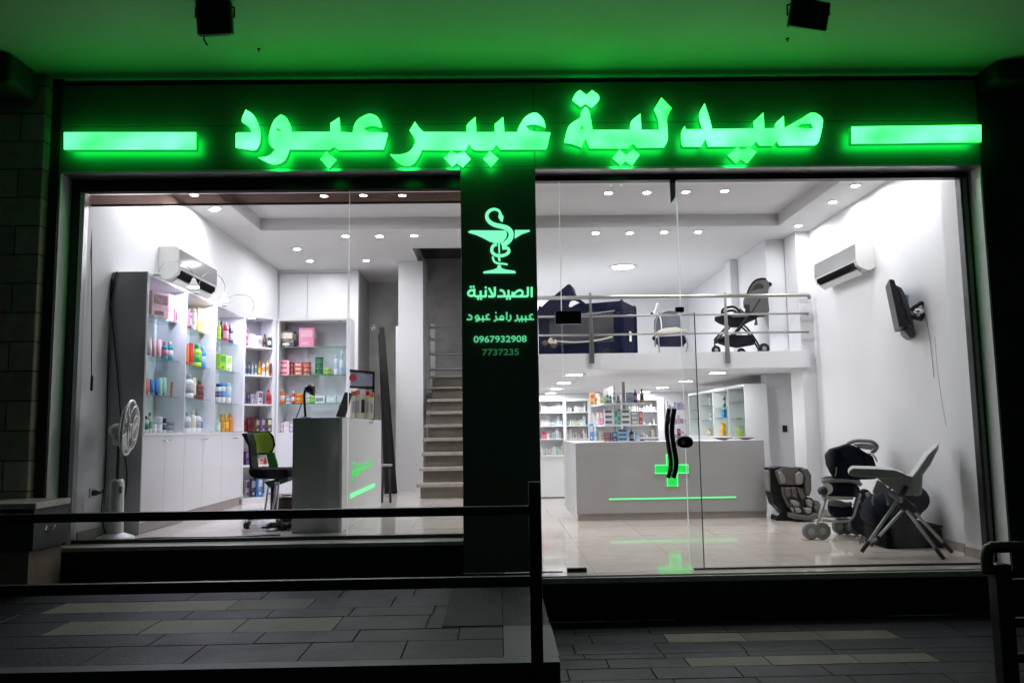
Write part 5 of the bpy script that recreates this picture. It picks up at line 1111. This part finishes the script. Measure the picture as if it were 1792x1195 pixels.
# wall switch
swp = at(1374, 750, Y=5.42); sw = thing('light_switch', 'small black switch plate on the white pier beside the counter', 'switch', (swp.x, 5.44, swp.z))
B(((swp.x - .035, 5.425, swp.z - .05), (swp.x + .035, 5.439, swp.z + .05))).build('plate', M_BLACKP, sw, .004); B(((swp.x - .012, 5.418, swp.z - .02), (swp.x + .012, 5.4245, swp.z + .02))).build('rocker', M_BLACK, sw, .002)

# ---------------------------------------------------------------- mezzanine railing
mr_ = thing('mezzanine_railing', 'satin steel railing with three bars along the mezzanine edge', 'railing', (2.2, YM - .03, ZMB))
for y, r in ((519, .026), (551, .014), (583.5, .014)):
    a = at(930, y + 1.5, Y=YM - .03); b = at(1415, y - (1.5 if y < 530 else .5), Y=YM - .03)
    zr_ = (a.z + b.z) / 2
    pts = [(-.25, YM - .03, zr_), (b.x, YM - .03, zr_)]
    if r > .02: pts = [(-.25, YM - .03, zr_)] + [tuple(q_) for q_ in smooth([(b.x - .05, YM - .03, zr_), (b.x, YM - .03, zr_ - .01), (b.x + .015, YM - .02, zr_ - .05)], 4)]
    else: pts.append((b.x + .03, YM + .1, zr_))
    MB().tube(pts, r, 12).build('rail', M_STEEL, mr_)
for x0, x1 in ((1032, 1037), (1268, 1275)):
    t = at(x0, 512, Y=YM - .05); b = at(x1, 636, Y=YM - .05); xm_ = (t.x + b.x) / 2
    MB().prism([[(xm_ - .014, YM - .045, t.z), (xm_ + .014, YM - .045, t.z), (xm_ + .036, YM - .045, b.z), (xm_ - .036, YM - .045, b.z)]], (0, .012, 0)).build('post', M_STEEL, mr_, .003)

# ---------------------------------------------------------------- baby goods
# travel cot on the mezzanine
ang = math.radians(25); A0 = at(1090, 612, Y=4.40); A0.z = ZMT; ld = Vector((-math.cos(ang), math.sin(ang), 0)); sd_ = Vector((math.sin(ang), math.cos(ang), 0))
ct = thing('travel_cot', 'navy and grey mesh travel cot with folded canopy behind the railing', 'cot', A0)
def cp(u, w, z): return A0 + ld * u + sd_ * w + Vector((0, 0, z))
Lc_, Wc, Hc = 1.22, .66, .765
def slab(mb, u0, u1, w0, w1, z0, z1, mi=0): mb.prism([[cp(u0, w0, z0), cp(u1, w0, z0), cp(u1, w1, z0), cp(u0, w1, z0)]], (0, 0, z1 - z0), (mi,) * 3)
m_ = MB(); slab(m_, -.01, Lc_, -.012, .02, Hc - .12, Hc); slab(m_, -.01, Lc_, Wc - .02, Wc + .01, Hc - .12, Hc); slab(m_, -.012, .02, .021, Wc - .021, Hc - .12, Hc); slab(m_, Lc_ - .03, Lc_, .021, Wc - .021, Hc - .12, Hc); m_.build('top_rail', M_NAVY, ct, .045, 4)
m_ = MB(); slab(m_, .12, Lc_ - .12, -.004, .006, .20, Hc - .12); m_.build('side_net', M_MESHG, ct)
m_ = MB(); slab(m_, -.006, .12, -.008, .014, .03, Hc - .12); slab(m_, Lc_ - .14, Lc_ + .004, -.008, .014, .03, Hc - .12); slab(m_, -.010, .014, .016, Wc - .02, .03, Hc - .12); m_.build('corner_fabric', M_NAVY, ct, .006)
m_ = MB(); slab(m_, .12, Lc_ - .14, -.010, .014, .05, .20); m_.build('base_skirt', M_NAVY, ct, .006)
m_ = MB(); slab(m_, .02, Lc_ - .02, .02, Wc - .02, .06, .12); m_.build('mattress', M_NAVY2, ct)
for u, w_ in ((0.0, 0.0), (0.0, Wc), (Lc_, 0.0), (Lc_, Wc)):
    m_ = MB(); m_.tube(smooth([cp(u, w_, .03), cp(u, w_, .3), cp(u, w_, Hc - .06), cp(u + (.02 if u == 0 else -.02), w_, Hc + .005)], 4), [.034] * 9 + [.036, .034, .028, .012], 12); m_.build('corner_post', M_NAVY, ct)
    m_ = MB(); m_.tube([cp(u, w_, .002), cp(u, w_, .032)], .03, 10); m_.build('foot', M_WPL, ct)
m_ = MB(); m_.tube(smooth([cp(.14, -.012, .27), cp(.35, -.014, .235), cp(.7, -.014, .225), cp(Lc_ - .16, -.012, .27)], 5), .012, 6); m_.build('net_hem', M_CREAM, ct)
m_ = MB(); m_.tube(smooth([cp(.10, -.012, Hc - .13), cp(.4, -.014, Hc - .15), cp(.8, -.014, Hc - .15), cp(Lc_ - .12, -.012, Hc - .13)], 5), .007, 6); m_.build('net_hem', M_GPL, ct)
m_ = MB(); slab(m_, -.046, -.040, .20, .30, .22, .36); m_.build('care_label', M_WPL, ct)
for u in (.06, Lc_ * .5, Lc_ - .06):
    m_ = MB(); m_.tube([cp(u, .02, .06), cp(u, .0, 0.012)], .016, 8); m_.build('leg', M_WPL, ct)
wc = cp(.22, -.03, .055); MB().lathe([(.055, -.02), (.055, .02)], wc, 16, axis='y').build('wheel', M_BLACKP, ct)
MB().px([(938, 552), (944, 546), (958, 533), (984, 511), (997, 500), (1002, 501), (1006, 513), (1011, 523), (1026, 532), (1014, 545), (990, 552), (945, 562)], 4.72, 5.05, skew=.25).build('folded_canopy', M_NAVY, ct, .03, 3)
MB().px([(950, 542), (985, 515), (998, 503), (1001, 506), (990, 525), (962, 546)], 4.70, 4.718, skew=.25).build('canopy_fold', M_NAVY, ct, .006, 2)
MB().px([(998, 528), (1004, 526), (1014, 530), (1006, 534), (999, 538), (995, 536)], 4.52, 4.56).build('tag', M_WPL, ct, .004)
ez = at(962, 600, Y=4.72); em_ = MB(); rnd = random.Random(5)
for k in range(6): em_.ell((ez.x + rnd.uniform(-.07, .07), ez.y - .01, ez.z + rnd.uniform(-.05, .05)), (.045, .015, .038), mi=k % 2)
em_.build('soft_patch', [M_CREAM, M_WOOD], ct)

# baby bouncer seat on the mezzanine
yb5 = 4.75; bb = thing('baby_seat', 'small navy folding baby chair with cream cushion behind the railing', 'baby chair', (at(1172, 605, Y=yb5).x, yb5, ZMT))
MB().px([(1145, 560), (1152, 547), (1164, 544), (1180, 545), (1190, 553), (1193, 572), (1192, 585), (1148, 588), (1144, 575)], yb5 + .16, yb5 + .2).build('backrest', mat('slate_fabric', (.10, .105, .13), .85, var=.1, scale=40), bb, .015, 3)
MB().tube(smooth([at(x, y, Y=yb5 + .15) for x, y in ((1147, 607), (1146, 580), (1150, 556), (1165, 545), (1182, 546), (1191, 560), (1193, 585), (1196, 607))], 5), .012, 8).build('frame', M_GPL, bb)
MB().tube(smooth([at(x, y, Y=yb5 + .12) for x, y in ((1150, 548), (1156, 558), (1158, 578))], 4), .01, 8).tube(smooth([at(x, y, Y=yb5 + .12) for x, y in ((1143, 549), (1147, 541), (1149, 533), (1152, 533))], 4), .012, 8).build('toy_bar', M_WPL, bb)
MB().px([(1148, 581), (1160, 576), (1180, 574), (1200, 580), (1201, 584), (1182, 583), (1162, 584), (1148, 588)], yb5 - .1, yb5 + .15).build('cushion', M_CREAM, bb, .012, 3)
MB().px([(1150, 590), (1198, 588), (1199, 600), (1193, 606), (1156, 606), (1150, 600)], yb5 - .08, yb5 + .12).build('seat_sling', M_NAVY, bb, .012, 3)
for pts in (((1152, 588), (1153, 604), (1154, 618)), ((1199, 588), (1203, 602), (1201, 617))):
    MB().tube(smooth([at(x, y, Y=yb5 - .1) for x, y in pts], 4), .011, 8).build('leg', M_GPL, bb)
for x, y in ((1141, 550), (1144, 592)):
    k_ = at(x, y, Y=yb5 + .05); MB().ell(k_, (.024, .03, .03)).build('hinge', M_BLACKP, bb)

# grey pushchair on the mezzanine (seen from the side)
o2 = (1240, 475); k2 = .1255; yp = 4.42
sp2 = thing('pushchair', 'grey pushchair with raised hood on the mezzanine behind the railing', 'pushchair', (at(1300, 613, Y=yp).x, yp, ZMT))
def pp2(P, d0, d1): return MB().px(P, yp + d0, yp + d1, o2, k2, ref=yp, skew=.28)
pp2([(525, 320), (560, 215), (620, 140), (700, 98), (790, 95), (840, 135), (850, 200), (828, 300), (850, 560), (820, 580), (700, 595), (590, 600), (560, 560), (560, 470), (500, 470), (490, 380)], 0, .40).build('hood', M_GREYF, sp2, .03, 3)
pp2([(600, 270), (640, 195), (710, 160), (770, 190), (760, 235), (690, 240)], -.006, .0).build('hood_window', M_BLACKP, sp2, .003)
MB().tube(smooth([at(o2[0] + x * k2, o2[1] + y * k2, Y=yp - .01) for x, y in ((535, 325), (575, 220), (640, 135), (730, 100), (800, 105))], 4), .012, 8).build('hood_rib', M_BLKF, sp2)
k_ = at(o2[0] + 850 * k2, o2[1] + 190 * k2, Y=yp + .2); MB().ell(k_, (.035, .16, .035), Matrix.Rotation(-.27, 3, 'Z')).build('push_handle', M_BLACKP, sp2)
pp2([(70, 640), (110, 620), (300, 600), (380, 570), (440, 500), (500, 560), (560, 600), (700, 610), (560, 670), (450, 740), (300, 740), (150, 690)], .03, .37).build('seat', M_BLKF, sp2, .02, 3)
pp2([(300, 600), (400, 555), (450, 520), (480, 570), (560, 590), (560, 630), (330, 640)], .0, .029).build('seat_side', M_GREYF, sp2, .006)
for d in (.01, .38):
    MB().tube(smooth([at(o2[0] + x * k2, o2[1] + y * k2, Y=yp) + Vector((d * .28, d, 0)) for x, y in ((185, 600), (200, 530), (290, 495), (370, 500), (430, 560), (450, 600))], 4), .017, 8).build('bumper_bar', M_BLKF, sp2)
    MB().tube([at(o2[0] + x * k2, o2[1] + y * k2, Y=yp) + Vector((d * .28, d, 0)) for x, y in ((720, 380), (600, 570), (470, 720), (340, 880), (80, 960), (90, 1060))], .014, 8).build('frame', M_BLACKP, sp2)
    MB().tube([at(o2[0] + x * k2, o2[1] + y * k2, Y=yp) + Vector((d * .28, d, 0)) for x, y in ((460, 720), (540, 790), (660, 960), (730, 1080))], .014, 8).build('frame', M_BLACKP, sp2)
    MB().tube([at(o2[0] + x * k2, o2[1] + y * k2, Y=yp) + Vector((d * .28, d, 0)) for x, y in ((300, 740), (220, 800), (80, 950))], .013, 8).build('frame', M_BLACKP, sp2)
pp2([(110, 920), (250, 880), (640, 880), (655, 990), (400, 1035), (240, 1010), (120, 970)], .03, .36).build('basket', M_BLKF, sp2, .02, 2)
pp2([(520, 470), (560, 470), (560, 600), (500, 600)], -.01, -.001).build('strap', M_BLACKP, sp2)
pp2([(655, 650), (680, 650), (690, 730), (640, 735)], .1, .14).build('tag', M_GREYF, sp2)
def wheel(par, c, r, w, m1=M_BLACKP, m2=M_GPL, ax='y', nm='wheel'):
    a = MB().lathe([(r * .72, -w * .5), (r, -w * .35), (r, w * .35), (r * .72, w * .5)], c, 22, axis=ax).build(nm, m1, par)
    MB().lathe([(r * .25, -w * .56), (r * .7, -w * .4), (r * .7, w * .4), (r * .25, w * .56)], c, 18, axis=ax).build('hub', m2, a)
for x, r, ds_ in ((100, .062, (.0, .06, .34, .40)), (770, .075, (.0, .40)), (460, .06, (.36,))):
    for d in ds_:
        c_ = at(o2[0] + x * k2, 600, Y=yp); wheel(sp2, (c_.x + d * .28, yp + d, ZMT + r + .001), r, .03)

# child car seat on the floor
o4 = (1340, 800); k4 = 110 / 1095; yc = 3.45
cs = thing('car_seat', 'taupe and black child car seat on the floor beside the counter', 'car seat', (at(1395, 910, Y=yc).x, yc, 0))
def pc4(P, d0, d1): return MB().px(P, yc + d0, yc + d1, o4, k4, ref=yc)
pc4([(125, 190), (200, 190), (300, 172), (450, 175), (600, 200), (700, 180), (770, 250), (800, 340), (795, 560), (770, 700), (860, 720), (930, 800), (935, 950), (890, 1100), (700, 1130), (420, 1130), (240, 1120), (250, 1040), (330, 960), (210, 840), (140, 600)], .10, .34).build('shell', M_BLACKP, cs, .03, 3)
pc4([(75, 240), (125, 240), (175, 610), (125, 610)], .12, .3).build('side_guard', M_GPL, cs, .01)
pc4([(210, 235), (330, 195), (450, 190), (590, 215), (640, 260), (650, 480), (560, 495), (280, 480), (215, 300)], .05, .12).build('headrest', M_TAUPE, cs, .02, 3)
pc4([(535, 290), (600, 245), (665, 300), (660, 440), (610, 480), (540, 470)], -.01, .08).build('headrest_wing', M_TAUPEL, cs, .025, 3)
pc4([(235, 250), (275, 240), (345, 360), (340, 460), (285, 450)], -.01, .08).build('headrest_wing', M_TAUPEL, cs, .015, 3)
pc4([(640, 200), (710, 190), (775, 300), (780, 560), (740, 690), (690, 640), (680, 330)], -.05, .1).build('side_bolster', M_GREYF, cs, .02, 3)
pc4([(300, 520), (680, 520), (730, 680), (690, 880), (480, 930), (420, 860), (330, 680)], .04, .11).build('back_pad', M_TAUPE, cs, .02, 3)
for P in ([(345, 530), (420, 520), (450, 690), (390, 700)], [(455, 525), (520, 525), (560, 720), (470, 700)], [(570, 530), (640, 540), (700, 680), (640, 760), (590, 680)]): pc4(P, .0, .045).build('harness_pad', M_TAUPE, cs, .015, 3)
pc4([(420, 750), (500, 735), (580, 800), (560, 860), (450, 850)], -.05, .05).build('cushion', M_TAUPEL, cs, .02, 3)
pc4([(690, 740), (760, 720), (800, 760), (790, 880), (710, 850)], -.05, .05).build('cushion', M_TAUPEL, cs, .02, 3)
pc4([(430, 870), (560, 865), (610, 950), (480, 970)], -.08, .05).build('seat_pad', M_TAUPEL, cs, .02, 3)
pc4([(620, 880), (770, 870), (760, 960), (680, 985)], -.08, .05).build('seat_pad', M_TAUPEL, cs, .02, 3)
pc4([(420, 960), (620, 990), (700, 1000), (860, 950), (880, 1060), (700, 1085), (430, 1060)], -.1, .12).build('front_panel', M_TAUPE, cs, .03, 3)
pc4([(830, 760), (880, 740), (925, 820), (925, 960), (880, 980), (830, 900)], -.08, .1).build('side_bolster', M_TAUPE, cs, .02, 3)
for P in ([(370, 700), (420, 780), (450, 860), (480, 950)], [(560, 620), (600, 760), (600, 880), (670, 1000)], [(420, 710), (520, 730), (600, 810)]):
    MB().tube(smooth([at(o4[0] + x * k4, o4[1] + y * k4, Y=yc - .0) + Vector((0, -.07 if i > 1 else -.01, 0)) for i, (x, y) in enumerate(P)], 4), .009, 6).build('strap', M_BLACKP, cs)

# navy pram on the floor
o5 = (1400, 750); k5 = 300 / 1434; yr5 = 1.85
pr_ = thing('pushchair', 'navy pushchair with carrying handle and grey double wheels behind the high chair', 'pushchair', (at(1490, 940, Y=yr5).x, yr5, 0))
def f5(x, y, d=0): return at(o5[0] + x * k5, o5[1] + y * k5, Y=yr5) + Vector((d * .40, d, 0))
def p5(P, d0, d1): return MB().px(P, yr5 + d0, yr5 + d1, o5, k5, ref=yr5, skew=.40)
p5([(205, 225), (250, 175), (330, 155), (400, 130), (470, 150), (560, 205), (610, 230), (635, 310), (640, 420), (420, 430), (280, 415), (250, 370), (215, 300)], -.02, .42).build('hood', M_NAVY2, pr_, .05, 4)
p5([(330, 155), (400, 132), (470, 152), (440, 230), (380, 270), (345, 230)], -.045, -.018).build('hood_fold', M_NAVY2, pr_, .012, 3)
MB().tube(smooth([f5(x, y, .2) for x, y in ((405, 128), (470, 105), (560, 105), (620, 115), (655, 150), (640, 185), (610, 205))], 5), .02, 10).build('push_handle', M_GPL, pr_)
p5([(440, 130), (520, 122), (620, 130), (640, 160), (600, 180), (520, 170)], .1, .3).build('handle_tray', M_GPL, pr_, .01)
for d in (0, .40):
    MB().tube(smooth([f5(x, y, d) for x, y in ((185, 445), (240, 432), (400, 432), (470, 445), (510, 470))], 4), .022, 10).build('bumper_bar', M_GPL, pr_)
    MB().tube([f5(180, 575, d), f5(440, 580, d)], .016, 8).build('frame', M_GTUBE, pr_)
    MB().tube([f5(215, 580, d), f5(160, 770, d)], .017, 8).build('frame', M_GTUBE, pr_)
    MB().tube(smooth([f5(505, 540, d), f5(470, 660, d), f5(435, 750, d), f5(360, 775, d), f5(190, 765, d)], 5), .014, 8).build('frame', M_GTUBE, pr_)
p5([(235, 450), (460, 450), (500, 500), (510, 560), (470, 575), (240, 572), (228, 510)], .02, .38).build('seat', M_NAVY2, pr_, .03, 3)
p5([(230, 605), (330, 618), (400, 640), (440, 628), (440, 642), (350, 655), (240, 640)], .0, .3).build('footrest', M_GPL, pr_, .01)
p5([(225, 645), (445, 655), (440, 740), (270, 745), (240, 700)], .02, .38).build('basket', M_NAVY2, pr_, .03, 3)
k_ = f5(190, 520, 0); MB().ell(k_, (.05, .06, .05)).build('hinge', M_BLACKP, pr_); MB().lathe([(.06, 0), (.06, .02)], f5(222, 500, .0), 16, axis='y').build('hinge_cover', M_WPL, pr_)
M_RUB = mat('grey_rubber', (.20, .205, .20), .6); M_HUB = mat('pale_grey_hub', (.36, .37, .36), .5)
for x, d in ((88, .0), (185, .0), (335, .36), (395, .36), (470, .30)):
    c_ = f5(x, 850, 0); c_ = EYE + (c_ - EYE) * ((yr5 + d - EYE.y) / (c_.y - EYE.y)); wheel(pr_, (c_.x, c_.y, .087), .086, .05, M_RUB, M_HUB)
for x, d in ((140, .0), (365, .36)):
    c_ = at(o5[0] + x * k5, 920, Y=yr5 + d); MB().tube([(c_.x - .075, c_.y, .087), (c_.x + .075, c_.y, .087)], .012, 8).tube([(c_.x, c_.y, .087), (c_.x + .01, c_.y, .21)], .018, 8).build('axle', M_GTUBE, pr_)
p5([(500, 545), (545, 520), (600, 540), (640, 620), (600, 690), (520, 680)], .12, .4).build('side_pouch', M_NAVY2, pr_, .04, 3)
for P_ in ([(250, 190), (300, 240), (330, 330), (300, 410)], [(480, 150), (540, 220), (560, 320), (540, 420)]):
    MB().tube(smooth([f5(x, y, -.03) for x, y in P_], 5), .008, 6).build('hood_rib', M_BLKF, pr_)
MB().tube(smooth([f5(305, 320, -.03), f5(300, 370, -.035), f5(288, 395, -.03)], 4), .007, 6).build('hood_strap', M_GPL, pr_)
MB().tube(smooth([f5(570, 205, 0), f5(610, 215, 0), f5(635, 250, 0), f5(645, 275, 0)], 4), .010, 6).build('hood_edge', M_WPL, pr_)
p5([(480, 640), (640, 640), (690, 740), (640, 900), (520, 920), (430, 830), (440, 720)], .1, .42).build('storage_bag', M_NAVY2, pr_, .06, 4)
p5([(545, 540), (580, 530), (600, 590), (570, 600)], .05, .07).build('buckle', M_WPL, pr_)

# dark box and bag behind the high chair
bx_ = thing('storage_box', 'low dark box on the floor against the right wall behind the high chair', 'box', (3.85, 1.25, 0))
a = at(1530, 955, Z=0); B(((3.72, 1.12, .002), (4.27, 1.60, .19))).build('box', mat('dark_card', (.007, .006, .006), .8, var=.5, scale=6, spec=.06), bx_, .015); B(((3.71, 1.11, .192), (4.275, 1.61, .215))).build('lid', mat('dark_lid', (.007, .006, .006), .8, var=.4, spec=.06), bx_, .01)
bg2 = thing('cloth_bag', 'dark navy bag lying on the low box by the right wall', 'bag', (3.9, 1.25, .22))
m_ = MB(); m_.ell((3.90, 1.34, .365), (.29, .22, .17)); m_.ell((3.74, 1.36, .30), (.14, .16, .10)); m_.ell((4.06, 1.28, .45), (.17, .17, .15)); m_.build('bag', M_NAVY2, bg2); MB().tube(smooth([(3.8, 1.25, .5), (3.88, 1.2, .62), (4.0, 1.2, .62), (4.08, 1.25, .55)], 5), .012, 8).build('strap', M_NAVY2, bg2)

M_HC = mat('grey_white_plastic', (.50, .50, .49), .35, roughvar=.1, var=.05)
# high chair
yh = .78
hcn = thing('high_chair', 'white high chair with tilted backrest and wide tray on crossed grey legs', 'high chair', (at(1580, 960, Y=yh).x, yh, 0))
def fh(x, y, d=0): return at(o5[0] + x * k5, o5[1] + y * k5, Y=yh + d)
def ph(P, d0, d1, ref=None): return MB().px(P, yh + d0, yh + d1, o5, k5, ref=yh + (0 if ref is None else ref), skew=.42)
ph([(400, 365), (415, 335), (440, 320), (640, 325), (780, 335), (860, 365), (895, 385), (860, 400), (760, 405), (640, 400), (560, 395), (430, 382)], -.22, .26).build('tray', M_HC, hcn, .02, 3)
ph([(640, 405), (740, 400), (900, 385), (945, 395), (930, 545), (860, 548), (800, 520), (740, 480), (690, 450)], -.14, .2).build('seat_shell', M_HC, hcn, .03, 3)
ph([(920, 395), (960, 345), (1050, 215), (1150, 115), (1140, 170), (1080, 290), (1015, 380), (1010, 470), (1000, 550), (930, 550)], -.15, .2).build('backrest', M_HC, hcn, .02, 3)
ph([(640, 420), (700, 455), (760, 520), (720, 500), (680, 520), (630, 560), (600, 520)], -.12, -.06).build('leg_rest', M_HC, hcn, .01)
MB().tube(smooth([fh(x, y, -.1) for x, y in ((740, 640), (730, 560), (690, 500), (640, 530), (610, 600), (620, 640))], 5), .012, 8).build('harness', M_GPL, hcn)
def leg(x0, y0, d0, x1, y1, d1, r=.0145):
    a, b = fh(x0, y0, d0), fh(x1, y1, d1); l = MB().tube([a, b], r, 10).build('leg', M_GTUBE, hcn); t = (b - a).normalized()
    m_ = MB(); m_.tube([b - t * .03, b + t * .085], [r * 1.35, r * 1.3], 8); m_.build('foot', M_BLACKP, l)
leg(830, 580, -.1, 560, 965, -.14); leg(880, 660, .16, 640, 920, .2)
leg(890, 680, -.14, 1150, 1020, -.28); leg(920, 655, .12, 1215, 970, .06)
MB().tube([fh(715, 510, -.1), fh(850, 610, -.1)], .02, 10).build('brace', M_GTUBE, hcn)
a = fh(535, 985, -.14); b = fh(650, 930, .2); MB().tube([fh(560, 960, -.14), fh(640, 925, .2)], .014, 8).build('cross_tube', M_GTUBE, hcn)
MB().tube([fh(895, 480, -.16), fh(850, 560, -.16)], .022, 10).build('lever', M_BLACKP, hcn)
ph([(800, 590), (870, 570), (960, 640), (985, 690), (930, 700), (860, 680), (800, 640)], -.1, .14).build('joint_hub', M_BLACKP, hcn, .03, 3)
st2 = [];  c_ = fh(515, 930, -.05)
for k in range(10):
    r_ = .05 if k % 2 == 0 else .022; w = PI / 2 + k * PI / 5; st2.append((c_.x + r_ * math.cos(w), c_.y, c_.z + r_ * math.sin(w)))
MB().prism([st2], (0, .012, 0)).build('star_tag', M_CREAM, hcn)

# wall television
tv = thing('television', 'small black television on a swivel arm, turned edge-on on the right wall', 'television', at(1580, 540, Y=1.25))
o6 = (1380, 380); k6 = 340 / 1563; yt_ = 1.30
def pt(P, d0, d1): return MB().px(P, yt_ + d0, yt_ + d1, o6, k6, ref=yt_)
T = [at(o6[0] + x * k6, o6[1] + y * k6, Y=yt_) for x, y in ((808, 498), (850, 503), (975, 880), (890, 885))]
fwd = Vector((.175, .45, 0))
MB().prism([T], fwd).build('screen', M_BLACKP, tv, .008)
T = [at(o6[0] + x * k6, o6[1] + y * k6, Y=yt_) for x, y in ((862, 530), (915, 560), (960, 640), (1000, 780), (1030, 960), (985, 970), (925, 900), (980, 860))]
MB().prism([[p + fwd * .12 for p in T]], fwd * .76).build('back_cover', mat('charcoal_plastic', (.03, .03, .032), .4), tv, .02, 3)
pt([(965, 640), (985, 610), (1010, 615), (1005, 715), (970, 730)], .1, .16).build('blue_label', mat('blue_sticker', (.16, .28, .62), .5), tv, .004)
ar = MB(); ar.tube([at(o6[0] + x * k6, o6[1] + y * k6, Y=yt_ - .05) for x, y in ((985, 750), (1060, 690), (1130, 700))], .022, 10); ar.tube([at(o6[0] + x * k6, o6[1] + y * k6, Y=yt_ - .05) for x, y in ((990, 800), (1060, 820), (1120, 730))], .026, 10); ar.build('arm', M_BLACKP, tv)
k_ = at(o6[0] + 1045 * k6, o6[1] + 760 * k6, Y=yt_ - .08); MB().ell(k_, (.06, .06, .035)).build('joint', M_CHROME, tv)
pt([(1115, 640), (1150, 615), (1185, 615), (1190, 778), (1130, 775), (1110, 720)], -.06, .06).build('wall_bracket', M_BLACKP, tv, .01)
wc_ = thing('television_cable', 'thin cable hanging down the right wall below the television', 'cable', at(1640, 600, X=XR - .01))
MB().tube(smooth([at(x, y, X=4.215) for x, y in ((1636, 590), (1640, 640), (1648, 700), (1656, 745))], 5), .0022, 6).build('cable', M_GPL, wc_)
MB().tube(smooth([at(x, y, X=XR - .008) for x, y in ((1620, 552), (1628, 600), (1634, 660))], 5), .003, 6).build('cable', M_GPL, wc_)
